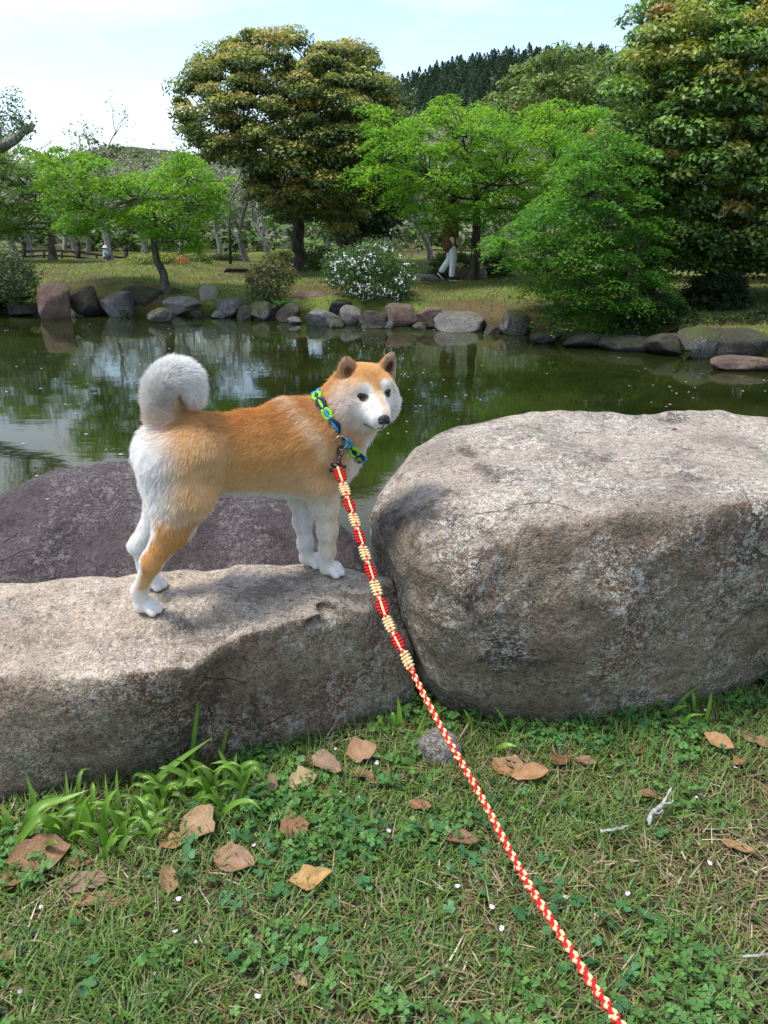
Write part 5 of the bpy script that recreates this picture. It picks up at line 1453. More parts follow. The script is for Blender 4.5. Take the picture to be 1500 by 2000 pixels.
# cut-back limb of a tree that stands beyond the left edge
I_POLY = [(-120, 180), (-30, 175), (20, 180), (55, 200), (88, 225), (85, 265), (40, 262), (0, 270), (-100, 300)]
t = plant('cherry_tree', 'pale lopped limb with small leaves reaching in at the left edge', 'tree', base_on_ground(-330, 14.2),
      [(I_POLY, 14.2, .8, 36, .22, 50, .06, 'ball', pal_flat((.06, .12, .05), (.14, .20, .08)))], [(-320, 450), (-250, 370), (-110, 318), (0, 286), (40, 262), (68, 243)], M_BARK_CHERRY, M_LEAF_SOFT, seed=11, r=(.16, .045), k=5, twig=.006)

# clipped and wild shrubs on the bank
def shrub(label, px, Y, poly, hd, n, rad, per, size, style, pal, group=None, seed=1, name='shrub', mat=None, stem=None, r=(.03, .012)):
    return plant(name, label, 'shrub', base_on_ground(px, Y), [(poly, Y, hd, n, rad, per, size, style, pal)], stem, M_BARK_MAPLE, mat or M_LEAF_SOFT, group, 'foliage', 'stem', 6, .006, r, seed)
gh = 'clipped azalea mounds on the far bank'
pal_az = pal_flat((.10, .15, .03), (.27, .31, .06))
def pal_az2(u, c, l, P):
    x = proj_x(P); return mixc(pal_az(u, c, l, P), (.55, .20, .08), sstep(x, 338, 352) * sstep(372 - x, 0, 8) * sstep(l, .2, .5) * .9)
def proj_x(P): 
    t = P[:, 1] * _cp - (P[:, 2] - CAM_H) * _sp; return 750 + 1500 * P[:, 0] / t
shrub('long low yellow green clipped mound behind the left maple, orange patch at one end', 300, 20.5, [(222, 524), (250, 506), (290, 499), (335, 497), (365, 504), (376, 528), (300, 530), (240, 529)], 1.0, 120, .20, 120, .05, 'puff', pal_az2, gh, 21, 'clipped_shrub')
shrub('small green clipped mound right of the long yellow green one', 392, 21.5, [(360, 520), (368, 502), (395, 498), (412, 508), (410, 524)], .6, 40, .18, 120, .05, 'puff', pal_flat((.06, .11, .03), (.15, .20, .05)), gh, 22, 'clipped_shrub')
shrub('rounded bright green mound left of the dark evergreen trunk', 545, 22, [(508, 530), (520, 500), (548, 490), (572, 495), (578, 530)], .9, 50, .2, 130, .05, 'puff', pal_flat((.08, .13, .03), (.20, .26, .05)), gh, 23, 'clipped_shrub')
shrub('rounded green mound right of the dark evergreen trunk', 618, 21, [(588, 530), (594, 500), (620, 486), (650, 488), (662, 530)], 1.0, 60, .2, 130, .05, 'puff', pal_flat((.06, .11, .025), (.16, .23, .045)), gh, 24, 'clipped_shrub')
shrub('dark rounded mound behind the walking person', 870, 17.9, [(838, 545), (842, 512), (862, 494), (900, 490), (925, 500), (930, 545)], .8, 70, .17, 130, .045, 'puff', pal_flat((.035, .065, .02), (.10, .15, .035)), gh, 25, 'clipped_shrub')
shrub('dark rounded mound right of the maple trunk', 965, 17.9, [(932, 545), (935, 505), (965, 490), (1000, 500), (1010, 545)], .8, 60, .17, 130, .045, 'puff', pal_flat((.03, .055, .018), (.08, .12, .03)), gh, 26, 'clipped_shrub')
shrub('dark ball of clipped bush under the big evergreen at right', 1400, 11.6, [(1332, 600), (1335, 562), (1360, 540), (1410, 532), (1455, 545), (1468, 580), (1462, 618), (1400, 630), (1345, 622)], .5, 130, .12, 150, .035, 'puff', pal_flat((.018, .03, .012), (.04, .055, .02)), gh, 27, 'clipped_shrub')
shrub('clipped hedge far behind the left shore below the bare trees', 440, 26, [(410, 515), (415, 500), (450, 494), (480, 500), (485, 515)], .6, 40, .22, 110, .06, 'puff', pal_flat((.045, .08, .025), (.10, .14, .045)), gh, 28, 'clipped_shrub')
shrub('added dark thicket standing for canopy shade beyond the clipped ball', 1480, 16.5, [(1270, 530), (1280, 470), (1400, 450), (1560, 440), (1720, 450), (1740, 545), (1500, 548), (1440, 545)], 1.2, 150, .36, 130, .08, 'puff', pal_flat((.025, .042, .016), (.07, .10, .03)), None, 29)  # thicket added to darken the open lawn as canopy shade would
# white flowering bush
WB = [(632, 525), (640, 495), (690, 480), (735, 466), (780, 485), (798, 508), (818, 540), (800, 562), (795, 585), (775, 592), (700, 590), (668, 562), (640, 555)]
wb = shrub('arching bush covered in small white flowers on the far shore', 735, 13.9, WB, .75, 95, .20, 130, .045, 'ball', pal_flat((.045, .105, .03), (.12, .21, .06)), None, 31, 'flowering_shrub', stem=[(738, 590), (735, 560), (730, 520)])
c = crown_points(WB, 13.7, .8, 165, .05, 77, .3, .9); c = c[(fbm(c * 1.6, 2, 15) > -.12)]
V, F, cc = leaves(c, .055, 6, .030, 'ball', lambda u, a, l, P: np.tile((.86, .87, .84), (len(u), 1)), 78, .9)
M_FLOWER = attr_mat('white_flower', .6, .2)
link('flowers', mesh_np('flowers', V - np.array(wb.location), F, True, cc), M_FLOWER, wb)['kind'] = 'stuff'
shrub('thin twiggy shrub with bronze tips between the shore rocks', 528, 13.9, [(478, 545), (500, 520), (530, 505), (565, 512), (578, 540), (560, 575), (545, 605), (500, 612), (488, 580)], .5, 70, .15, 60, .05, 'ball', lambda u, a, l, P: mixc(pal_flat((.06, .10, .035), (.15, .19, .06))(u, a, l, P), (.24, .14, .06), sstep(l + .5 * (P[:, 2] - .3), .6, .9)), None, 32, stem=[(525, 595), (528, 560), (530, 530)])
shrub('grey green feathery bush at the left end of the far shore', 25, 14.4, [(-120, 520), (-40, 485), (30, 490), (72, 520), (82, 560), (60, 590), (0, 600), (-110, 600)], .9, 110, .2, 100, .05, 'ball', pal_flat((.05, .085, .035), (.13, .17, .08)), None, 33, stem=[(20, 590), (20, 560), (22, 530)])
shrub('low waterline foliage under the big evergreen, colour darkened for canopy shade', 1300, 10.6, [(1180, 640), (1230, 590), (1300, 560), (1345, 590), (1370, 610), (1500, 600), (1560, 640), (1400, 648), (1345, 660), (1330, 672), (1260, 676), (1200, 668)], .6, 150, .17, 110, .045, 'layer', pal_flat((.018, .040, .013), (.04, .075, .022)), None, 34)  # spread wider, with the evergreen's shade put into its leaf colours
# broad leaved plants at the water
def rosette(label, px, py, Y, n, L, wd, col, seed, up=.9):
    r = np.random.default_rng(seed); p = PY(px, py, Y); t = empty('broad_leaved_plant', tuple(p), label, 'plant')
    for k in range(n):
        a = r.uniform(0, 6.283); l = L * r.uniform(.7, 1.15); e = r.uniform(.25, up)
        s = np.linspace(0, 1, 6); h = l * (s * math.sin(e) - .55 * s ** 2 * math.sin(e)); d = l * s * math.cos(e * .7)
        C = np.stack([d * math.cos(a), d * math.sin(a), h], 1); w = wd * np.sin(np.pi * np.clip(s * .85 + .12, 0, 1)) ** .8 * .5
        w[-1] = .002; sd = np.array([-math.sin(a), math.cos(a), 0])
        V = np.stack([C - sd * w[:, None] + np.array([0, 0, .1]) * w[:, None], C, C + sd * w[:, None] + np.array([0, 0, .1]) * w[:, None]], 1).reshape(-1, 3)
        i = np.arange(5)[:, None] * 3; Q = np.concatenate([i + np.array([0, 1, 4, 3]), i + np.array([1, 2, 5, 4])])
        link('leaf', mesh_np('leaf', V, Q, True, np.tile(np.array(col) * r.uniform(.75, 1.25), (18, 1))), M_STRAP, t)
    return t
rosette('bright broad leaved plant hanging over the dark water below the low maple', 1112, 612, 10.6, 16, .28, .085, (.07, .20, .07), 1)
rosette('round leaved plant on the shore left of the reddish upright rock', 50, 585, 13.9, 16, .26, .15, (.055, .13, .04), 2, .8)
rosette('fern like plant between the shore rocks below the bronze tipped shrub', 545, 600, 13.3, 20, .34, .05, (.06, .16, .045), 3, 1.2)
rosette('small leafy plant at the waterline beside the mossy right boulder', 1345, 690, 9.3, 12, .2, .05, (.03, .075, .025), 4, 1.0)

# bare cherry trees
def bare_tree(seed, H):
    r = np.random.default_rng(seed); b = MB(); tips = []
    def grow(p, d, L, rad, lev):
        n = 4; P = [p]; q = p.copy(); dd = d.copy()
        for k in range(n):
            dd = dd + r.normal(0, .16, 3) + np.array([0, 0, .05]); dd /= np.linalg.norm(dd); q = q + dd * L / n; P.append(q.copy())
        b.tube(P, np.linspace(rad, rad * .62, n + 1), 5 if lev < 2 else 3, cap=False)
        if lev >= 5: tips.append(q); return
        for k in range(r.integers(2, 4) if lev else 4):
            a = r.normal(0, 1, 3); a -= dd * (a @ dd); a /= np.linalg.norm(a); sp = r.uniform(.45, .95)
            nd = dd * math.cos(sp) + a * math.sin(sp); nd[2] = nd[2] * .8 + .12; nd /= np.linalg.norm(nd)
            st = np.array(P[r.integers(2, n + 1)]) if k else q
            grow(st, nd, L * r.uniform(.62, .86), max(rad * .6, .006), lev + 1)
    grow(np.zeros(3), np.array([r.normal(0, .1), r.normal(0, .1), 1.0]), H * .26, H * .022, 0)
    tips = np.array(tips)
    V, F, c = leaves(tips, .20, 7, .075, 'ball', lambda u, a, l, P: mixc(mixc((.42, .39, .33), (.20, .27, .11), sstep(l, .2, .5)), (.70, .66, .64), sstep(l, .8, 1)), seed, .6)
    return b.mesh('branches'), mesh_np('buds', V, F, True, c)
M_BUD = leaf_mat('cherry_bud', .3, .6, .2)
CH = []
for s in range(5):
    w, bu = bare_tree(100 + s, 4.6); w.materials.append(M_BARK_CHERRY); bu.materials.append(M_BUD); CH.append((w, bu))
cherry_spots = [(352, 24, 0, 1.0, 'small bare grey tree right of the left maple trunk'), (430, 27, 1, .95, None), (480, 25, 2, 1.05, 'bare pale tree between the thin pole and the bronze tipped shrub'), (525, 30, 3, 1.1, None), (215, 25, 4, 1.15, 'grey trunked bare tree standing at the bridge end'), (150, 30, 0, 1.2, None), (60, 28, 1, 1.15, None),
    (-20, 26, 2, 1.1, None), (280, 33, 3, 1.15, None), (390, 36, 4, 1.2, None), (320, 44, 0, 1.35, None), (230, 40, 1, 1.2, 'bare tree rising above the left maple against the hill'), (100, 42, 2, 1.25, None), (0, 40, 3, 1.3, None), (460, 42, 4, 1.3, None), (560, 40, 0, 1.5, None), (640, 38, 1, 1.4, None), (760, 34, 2, 1.3, None), (840, 26, 3, 1.0, 'thin bare tree behind the walking person'),
    (900, 36, 4, 1.5, None), (1000, 30, 0, 1.2, None), (1330, 24, 1, 1.15, None), (1420, 22, 2, 1.1, None), (1490, 26, 3, 1.2, None), (1560, 24, 4, 1.1, None), (815, 48, 1, 2.3, 'tall pale blossoming tree showing above the bright maple'), (870, 52, 3, 2.2, None), (960, 50, 0, 2.1, None), (-90, 34, 4, 1.5, None), (720, 46, 0, 1.8, None), (172, 31, 3, 1.05, None), (285, 26, 1, .9, None), (335, 28, 2, .95, None), (128, 32, 0, 1.05, None), (30, 24, 4, 1.15, None)]
for i, (px, Y, v, s, lab) in enumerate(cherry_spots):
    p = base_on_ground(px, Y)
    t = empty('bare_cherry_tree', tuple(p), lab or 'grey nearly bare cherry tree in the thicket beyond the bank', 'tree', 'bare cherry trees beyond the bank')
    t.rotation_euler = (0, 0, i * 1.7); t.scale = (s, s, s)
    link('trunk', CH[v][0], None, t); link('blossom', CH[v][1], None, t)
# ------------------------------------------------------------------ hills and their forest
_HX = np.array([-1600, -600, 0, 100, 160, 250, 335, 380, 450, 600, 700, 780, 850, 930, 1000, 1060, 1180, 1300, 1600, 2300])
_HT = np.array([350, 340, 330, 312, 292, 280, 286, 300, 300, 270, 215, 172, 145, 124, 112, 105, 108, 112, 150, 260.])
_HD = np.array([120, 120, 130, 130, 130, 130, 130, 135, 150, 190, 220, 230, 235, 240, 240, 240, 240, 240, 240, 240.])
def hill_pt(px, f, k=0):
    """f from 0 at the foot to 1 at the ridge (beyond 1: the far side)"""
    D = np.interp(px, _HX, _HD); top = np.array([PY(a, b, c) for a, b, c in zip(np.atleast_1d(px), np.interp(np.atleast_1d(px), _HX, _HT), np.atleast_1d(D))])
    d0 = 55 + 0 * D; dist = d0 + (D - d0) * f
    r = top / D[:, None]; X = r[:, 0] * dist; Y = dist
    z = top[:, 2] * np.where(f < 1, np.clip(f, 0, 1) ** 1.15, np.clip(1 - (f - 1) * .8, 0, 1)) * .97
    return np.stack([X, Y, z], 1)
hx = np.linspace(-1600, 2300, 131); hf = np.linspace(-.02, 2.0, 31)
HXg, HFg = np.meshgrid(hx, hf, indexing='ij')
HV = hill_pt(HXg.ravel(), HFg.ravel()); HV[:, 2] += .9 * fbm(HV * .06, 3, 3) * np.clip(HFg.ravel(), 0, 1); HV[HFg.ravel() < .01, 2] = -1.0
i, j = np.meshgrid(np.arange(130), np.arange(30), indexing='ij'); q = i * 31 + j
HQ = np.stack([q, q + 31, q + 32, q + 1], -1).reshape(-1, 4)
hill = kind(link('hill', mesh_np('hill', HV, HQ), plain('hill_floor', (.05, .06, .03), .95, .1, .3, .3)), 'structure')
BV_H = BVHTree.FromPolygons([tuple(v) for v in HV], [tuple(q) for q in HQ])
fr = np.random.default_rng(77)
M_FOREST = leaf_mat('forest_leaf', .2, .7, .1)
def cedar(seed, H=7.0):
    r = np.random.default_rng(seed); n = 260; h = r.random(n) ** .8; a = r.uniform(0, 6.283, n)
    R = H * .34 * (1 - h) ** .85 * r.uniform(.55, 1.1, n) + .05
    P = np.stack([R * np.cos(a), R * np.sin(a), h * H], 1)
    ax = np.stack([np.cos(a), np.sin(a), -.4 + .9 * h], 1) + r.normal(0, .25, (n, 3)); ax /= np.linalg.norm(ax, axis=1)[:, None]
    nr = np.stack([-.3 * np.cos(a), -.3 * np.sin(a), 1 + 0 * a], 1) + r.normal(0, .4, (n, 3)); sd = np.cross(nr, ax); sd /= np.linalg.norm(sd, axis=1)[:, None]
    L = (H * .13 * (1.15 - .6 * h))[:, None]
    V = np.stack([P - ax * L * .6, P + sd * L * .4, P + ax * L * .6, P - sd * L * .4], 1).reshape(-1, 3)
    c = mixc((.050, .086, .066), (.092, .142, .096), r.random(n))  # distance haze put into the colour: paler and bluer needles
    return V, np.arange(n * 4).reshape(-1, 4), np.repeat(c, 4, 0)
CED = [cedar(s) for s in range(4)]; CEDM = [mesh_np('cedar_tree', *CED[k][:2], True, CED[k][2]) for k in range(4)]
for me in CEDM: me.materials.append(M_FOREST)
for k, px in enumerate(np.linspace(765, 1218, 96)):
    p = hill_pt(np.array([px + fr.uniform(-4, 4)]), np.array([fr.uniform(.97, 1.02)]))[0]
    o = link('cedar_tree', CEDM[k % 4]); o.location = p - np.array([0, 0, .3]); s = fr.uniform(.38, .72); o.scale = (s * 1.05, s * 1.05, s); o.rotation_euler = (0, 0, fr.uniform(0, 6))
    tag(o, 'small dark conifer in the row along the distant ridge', 'tree', 'cedars along the ridge of the far hill')
parts_ = []
def dome(seed, R, n, col_a, col_b):
    r = np.random.default_rng(seed); cen = r.normal(0, 1, (7, 3)) * np.array([R * .5, R * .5, R * .22]) + np.array([0, 0, R * .8])
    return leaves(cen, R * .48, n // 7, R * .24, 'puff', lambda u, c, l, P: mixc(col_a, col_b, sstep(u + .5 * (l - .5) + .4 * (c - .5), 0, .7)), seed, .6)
DOM = [dome(s, 2.4, 150, *cc) for s, cc in enumerate([((.06, .095, .035), (.14, .19, .07)), ((.07, .105, .035), (.19, .23, .08)), ((.05, .075, .03), (.11, .14, .06)), ((.09, .105, .065), (.20, .21, .13)), ((.06, .11, .04), (.12, .20, .06))])]
def put(src, p, s, a, tint=1.0):
    V, F, c = src; ca, sa = math.cos(a), math.sin(a)
    W_ = V * s; X = W_[:, 0] * ca - W_[:, 1] * sa; Y = W_[:, 0] * sa + W_[:, 1] * ca
    parts_.append((np.stack([X, Y, W_[:, 2]], 1) + p, F, np.zeros((0, 3), int), c * tint))
for k in range(60):
    px = fr.uniform(700, 1250); p = hill_pt(np.array([px]), np.array([fr.uniform(.9, .99)]))[0]
    put(DOM[2], p - np.array([0, 0, .6]), fr.uniform(.7, 1.1), fr.uniform(0, 6), .62)
# conifers over the upper right hill, mixed broadleaves below and over the left hill
for k in range(760):
    px = fr.uniform(700, 1700); f_ = fr.uniform(.50, .99); p = hill_pt(np.array([px]), np.array([f_]))[0]
    put(CED[k % 4], p - np.array([0, 0, .3]), fr.uniform(.45, .72), fr.uniform(0, 6), fr.uniform(.8, 1.35))
for k in range(620):
    px = fr.uniform(-900, 1900); f_ = fr.uniform(.05, .97 if px < 620 else .6); p = hill_pt(np.array([px]), np.array([f_]))[0]
    put(DOM[fr.integers(0, 5)], p - np.array([0, 0, .8]), fr.uniform(.5, 1.0) * (1 if px > 600 else .8), fr.uniform(0, 6), fr.uniform(.8, 1.25))
V, F, c = joined([(v, f_, t, cc) for v, f_, t, cc in parts_])
forest = kind(link('hill_forest', mesh_np('hill_forest', V, F, True, c), M_FOREST), 'stuff')
# understorey that closes the view between the bare trees
parts_ = []
for k in range(260):
    px = fr.uniform(-500, 1900); Y = fr.uniform(34, 56); p = base_on_ground(px, Y)
    put(DOM[[0, 2, 3, 4, 3][fr.integers(0, 5)]], p - np.array([0, 0, .5]), fr.uniform(.28, .75), fr.uniform(0, 6), fr.uniform(.9, 1.5))
V, F, c = joined(parts_)
kind(link('undergrowth', mesh_np('undergrowth', V, F, True, c), M_FOREST), 'stuff')
# ------------------------------------------------------------------ shore stones
def stone_mesh(seed, w, d, h, flat=.5, sub=4):
    r = np.random.default_rng(seed); bm = bmesh.new(); bmesh.ops.create_icosphere(bm, subdivisions=sub, radius=1.0)
    V = np.array([v.co for v in bm.verts]); F = np.array([[v.index for v in f.verts] for f in bm.faces]); bm.free()
    for k in range(11):
        n = r.normal(size=3); n /= np.linalg.norm(n); n[2] *= .8; n /= np.linalg.norm(n); o = r.uniform(.48, .85)
        e = V @ n - o; V = V - np.clip(e, 0, None)[:, None] * n * .93
    V = V / np.abs(V).max(0); V = np.sign(V) * np.abs(V) ** np.array([.78, .70, .78])
    nz = fbm(V * 1.8, 5, seed, .55); V = V * (1 + .13 * nz)[:, None]
    return V * np.array([w, d, h]) / 2, F
M_ST = {
 'dark': rock_mat('shore_stone_dark', (.065, .058, .052), (.038, .033, .030), (.012, .011, .011), (.06, .045, .03), None, .35, (.22, .21, .19), sc=.8, moss=.35),
 'grey': rock_mat('shore_stone_grey', (.22, .21, .20), (.12, .11, .105), (.04, .036, .036), (.12, .085, .06), None, .6, (.42, .40, .38), sc=.8, moss=.25),
 'red': rock_mat('shore_stone_red', (.20, .135, .105), (.12, .08, .065), (.04, .03, .028), (.19, .085, .05), None, .45, (.36, .32, .28), sc=.8, moss=.2),
 'pale': rock_mat('shore_stone_pale', (.34, .31, .29), (.20, .17, .155), (.06, .05, .05), (.15, .11, .08), None, .5, (.5, .48, .45), sc=.8, moss=.15),
 'moss': rock_mat('shore_stone_moss', (.12, .115, .10), (.06, .055, .05), (.02, .018, .018), (.07, .06, .03), None, .5, (.5, .49, .45), sc=.8, moss=.9)}
def stone(seed, px, top, bot, wpx, mat, label, z=WATER_Z, dd=.9, tilt=0.0, back=0.0, sink=.18):
    p = PZ(px, bot, z); p = p + np.array([p[0] / p[1], 1, 0]) * back
    t = p[1] * _cp - (p[2] - CAM_H) * _sp
    w = wpx * t / 1500; q = PY(px, top, p[1] + w * .35); h = max(q[2] - p[2], .06)
    V, F = stone_mesh(seed, w * 1.04, w * dd, h * (1 + sink) * 1.0)
    o = link('shore_rock', mesh_np('shore_rock', V, F), M_ST[mat])
    o.location = (p[0], p[1] + w * dd * .36, p[2] + h * (1 - sink) / 2); o.rotation_euler = (0, tilt, 0)
    tag(o, label, 'rock', 'rocks along the far shore'); return o
for a in [
 (1, 40, 590, 617, 84, 'dark', 'low dark rock at the left end of the far shore'), (2, 108, 545, 624, 70, 'red', 'tall reddish upright rock at the far waterline', WATER_Z, .8), (3, 118, 531, 566, 84, 'dark', 'dark slab resting behind the tall reddish rock', -.28, .9, .1, .5), (4, 186, 577, 616, 98, 'dark', 'wide dark rock right of the tall reddish one'),
 (5, 190, 548, 590, 66, 'moss', 'mossy rock behind the wide dark one', -.3, .9, 0, .5), (6, 268, 552, 612, 108, 'dark', 'big dark squared block below the left maple', WATER_Z, .6), (7, 305, 600, 628, 56, 'moss', 'small low rock in the water before the dark block', WATER_Z, .7, 0, -.25), (8, 351, 579, 617, 76, 'pale', 'tan rounded block right of the maple trunk'),
 (9, 404, 556, 613, 40, 'pale', 'narrow pale pinnacle leaning at the far waterline', WATER_Z, .9, .25), (10, 446, 581, 620, 62, 'grey', 'grey rock with weeds right of the pale pinnacle'), (11, 478, 592, 626, 34, 'dark', 'dark purple block beside the weedy grey rock'), (12, 603, 568, 612, 76, 'red', 'brown boulder with a pale top on the far shore', -.4, .9, 0, .15),
 (13, 630, 601, 637, 70, 'grey', 'grey angular rock standing in the water below the brown boulder'), (14, 686, 596, 634, 46, 'grey', 'round grey rock left of the white flowering bush stems'), (15, 732, 606, 642, 62, 'dark', 'dark rock under the white flowering bush'), (16, 785, 590, 637, 70, 'red', 'rusty red boulder under the white flowering bush'),
 (17, 848, 600, 642, 66, 'red', 'brown sloping rock left of the pale grey one'), (18, 906, 610, 647, 108, 'grey', 'long pale grey rock right of the middle of the far shore'), (19, 1003, 606, 655, 62, 'moss', 'moss capped rock with white streaks by the low maple'), (20, 1070, 646, 672, 64, 'dark', 'dark rock in the shade under the low maple'),
 (21, 1150, 648, 680, 90, 'dark', 'dark rock under the drooping maple foliage'), (22, 1230, 652, 688, 96, 'dark', 'dark rock at the shaded waterline below the big evergreen'), (23, 1308, 650, 695, 80, 'dark', 'dark rock left of the lichened boulder at right'), (24, 1372, 624, 700, 84, 'moss', 'lichened grey green boulder at the right shore'), (25, 1450, 640, 704, 150, 'dark', 'broad dark bank rock at the right edge', WATER_Z, .7, 0, .15), (26, 1470, 690, 722, 140, 'red', 'flat brown slab lying in the water at right', WATER_Z, .5, 0, -.1),
 (27, 905, 522, 547, 30, 'red', 'small brown stone left of the maple trunk', -.03, .8), (28, 940, 520, 547, 22, 'pale', 'small pale stone right of the maple trunk', -.03, .8), (29, 828, 532, 549, 44, 'grey', 'flat grey stone left of the walking person', -.03, .8), (30, 848, 536, 550, 20, 'grey', 'little stone beside the walking person', -.03, .8), (31, 458, 520, 533, 60, 'dark', 'flat dark stone on the lawn below the thin pole', .0, .8), (32, 365, 526, 535, 22, 'pale', 'small pale stone at the foot of the yellow green mound', .0, .8),
 (40, 160, 556, 619, 64, 'dark', 'dark upright rock between the tall reddish rock and the wide dark one'), (41, 228, 566, 618, 62, 'grey', 'grey brown rock left of the big dark squared block'), (42, 330, 560, 600, 56, 'moss', 'mossy rock at the foot of the left maple', -.36, .8, 0, .25), (43, 505, 586, 626, 54, 'moss', 'mossy rock under the bronze tipped shrub'), (44, 565, 590, 630, 50, 'dark', 'dark rock left of the brown boulder'), (45, 662, 584, 620, 50, 'dark', 'dark rock above the grey angular one', -.4, .9, 0, .2),
 (33, -60, 570, 617, 130, 'dark', 'dark rock beyond the left end of the far shore'), (34, 535, 588, 625, 60, 'dark', 'dark rock below the bronze tipped shrub')]:
    stone(*a)
for k, (px, bt, w) in enumerate([(72, 617, 40), (150, 618, 36), (232, 618, 34), (385, 620, 26), (425, 622, 30), (505, 625, 34), (562, 628, 40), (575, 633, 26), (655, 640, 30), (712, 640, 26), (758, 642, 30), (820, 644, 28), (965, 652, 36)]):
    stone(60 + k, px, bt - w * .55, bt, w, ('dark', 'grey', 'moss')[k % 3], 'small rock filling a gap along the far waterline')
# lawn on the far bank
lr_ = np.random.default_rng(3)
n = 60000; x = lr_.uniform(-9, 8, n); d = lr_.uniform(.35, 9.5, n); y = shore_y(x) + d
P = np.stack([x, y, ground_z(x, y)], 1)
g = fbm(P * .6, 3, 9); keep = lr_.random(n) < np.clip(.62 + .8 * g, .12, 1); P = P[keep]; n = len(P); g = g[keep]
col = mixc((.11, .155, .034), (.20, .24, .058), sstep(g + .4 * lr_.random(n), -.1, .5)); col = np.where((lr_.random(n) < .2)[:, None], np.array((.17, .13, .07)), col)
V, Q, T, c = blades(P, lr_.uniform(.03, .075, n), lr_.uniform(.010, .020, n), lr_.uniform(0, 6.28, n), lr_.uniform(.3, 1.3, n), lr_.uniform(0, .6, n), col, 2)
kind(link('bank_grass', mesh_np('bank_grass', V, [Q, T], True, c), M_BLADE), 'stuff')
# fallen blossom: specks floating on the pond and lying on the bank
n = 700; x = lr_.uniform(-8, 7, n); y = lr_.uniform(3.2, 13.5, n); ok = (y < shore_y(x) - .05); x, y = x[ok], y[ok]
cl = fbm(np.stack([x, y, 0 * x], 1) * .9, 3, 12); ok = cl + .25 * lr_.random(len(x)) > .02; x, y = x[ok], y[ok]; n = len(x)
P = np.stack([x, y, np.full(n, WATER_Z + .004)], 1)
def specks(P, s):
    n = len(P); a = lr_.uniform(0, 6.28, n); u = np.stack([np.cos(a), np.sin(a), 0 * a], 1); v = np.stack([-np.sin(a), np.cos(a), 0 * a], 1); s = s[:, None]
    return np.stack([P - u * s, P + v * s * .7, P + u * s, P - v * s * .7], 1).reshape(-1, 3), np.arange(4 * n).reshape(-1, 4)
V, F = specks(P, lr_.uniform(.008, .019, n))
kind(link('floating_petals', mesh_np('floating_petals', V, F), M_PETAL), 'stuff')
n = 420; x = lr_.uniform(-7, 5, n); d = lr_.uniform(.5, 5, n); y = shore_y(x) + d; P = np.stack([x, y, ground_z(x, y) + .05], 1)
V, F = specks(P, lr_.uniform(.012, .022, n))
kind(link('scattered_petals', mesh_np('scattered_petals', V, F), M_PETAL), 'stuff')

# ------------------------------------------------------------------ wooden bridge, pole
M_WOOD = plain('old_dark_wood', (.055, .04, .033), .8, .2, .4, 30, .3)
M_PALEW = plain('pale_deck_edge', (.36, .34, .31), .8, .2, .2, 20)
YB = 27.0
br0 = PY(60, 515, YB); br = empty('wooden_bridge', tuple(br0), 'low arched footbridge of dark wood with post railings at left', 'bridge')
def bpt(px, py, dy=0.0): return PY(px, py, YB + dy) - br0
def rail_y(px): return 497 - 8 * math.cos((px - 95) / 190 * math.pi) if -60 < px < 250 else 505
for side, dy in ((0, 0.0), (1, 1.5)):
    for px in (-50, 47, 153, 246):
        top = rail_y(px) - 15; b = MB(); p0, p1 = bpt(px, 520, dy), bpt(px, top, dy)
        b.tube([p0, p1], [.075, .075], 10); b.tube([p1, p1 + np.array([0, 0, .03]), p1 + np.array([0, 0, .07]), p1 + np.array([0, 0, .13])], [.09, .06, .075, .02], 10)
        link('post', b.mesh('post'), M_WOOD, br)
    for px in (-5, 86, 121, 189, 215):
        b = MB(); b.tube([bpt(px, 518, dy), bpt(px, rail_y(px), dy)], [.04, .04], 7); link('baluster', b.mesh('baluster'), M_WOOD, br)
    for off in (0, 10):
        b = MB(); b.tube([bpt(px, rail_y(px) + off, dy) for px in np.linspace(-70, 252, 26)], .042 if not off else .03, 7); link('rail', b.mesh('rail'), M_WOOD, br)
    b = MB(); P = [bpt(px, 515 + .02 * off + (px - 95) ** 2 / 9000, dy - .06) for px in np.linspace(-70, 252, 20)]; b.tube(P, .055, 6); link('beam', b.mesh('beam'), M_PALEW, br)
for k, px in enumerate(np.linspace(-66, 248, 40)):
    b = MB(); p = bpt(px, 514 + (px - 95) ** 2 / 9000, .75); b.box(p, (.125, 1.5, .04)); link('plank', b.mesh('plank', False), M_WOOD, br)
b = MB(); p0 = base_on_ground(449, 22.5); b.tube([p0 - p0, PY(449, 470, 22.5) - p0, PY(447, 395, 22.5) - p0], [.045, .04, .032], 8)
o = link('pole', b.mesh('pole'), M_WOOD); o.location = p0; tag(o, 'thin dark upright pole standing on the lawn behind the left shore', 'pole')

# ------------------------------------------------------------------ people on the far bank
def sdf_mesh(prims, h=.012, k=.03):
    pts = np.array([p for pr in prims for p in ((pr[1], pr[2]) if pr[0] == 'c' else (np.array(pr[1]) - max(pr[2]), np.array(pr[1]) + max(pr[2])))])
    f = Field(pts.min(0) - .16, pts.max(0) + .16, h); P = f.points(); sl = tuple(slice(0, n) for n in f.n)
    for pr in prims:
        d = d_cone(P, pr[1], pr[2], pr[3], pr[4]) if pr[0] == 'c' else d_ell(P, pr[1], pr[2])
        f.union(d, sl, k if f.D.min() < 1 else 0)
    return mesh_np('part', *f.mesh(1))
M_SKINP = plain('skin', (.42, .25, .18), .6, .3); M_COAT = plain('brown_coat', (.13, .07, .035), .85, .15, .25, 30); M_TROU = plain('white_trousers', (.72, .73, .76), .8, .2, .06, 20); M_SHOE = plain('navy_shoe', (.012, .014, .025), .6, .3); M_SOLE = plain('white_sole', (.7, .7, .7), .7, .2); M_HAIRP = plain('dark_hair', (.015, .012, .010), .5, .3)
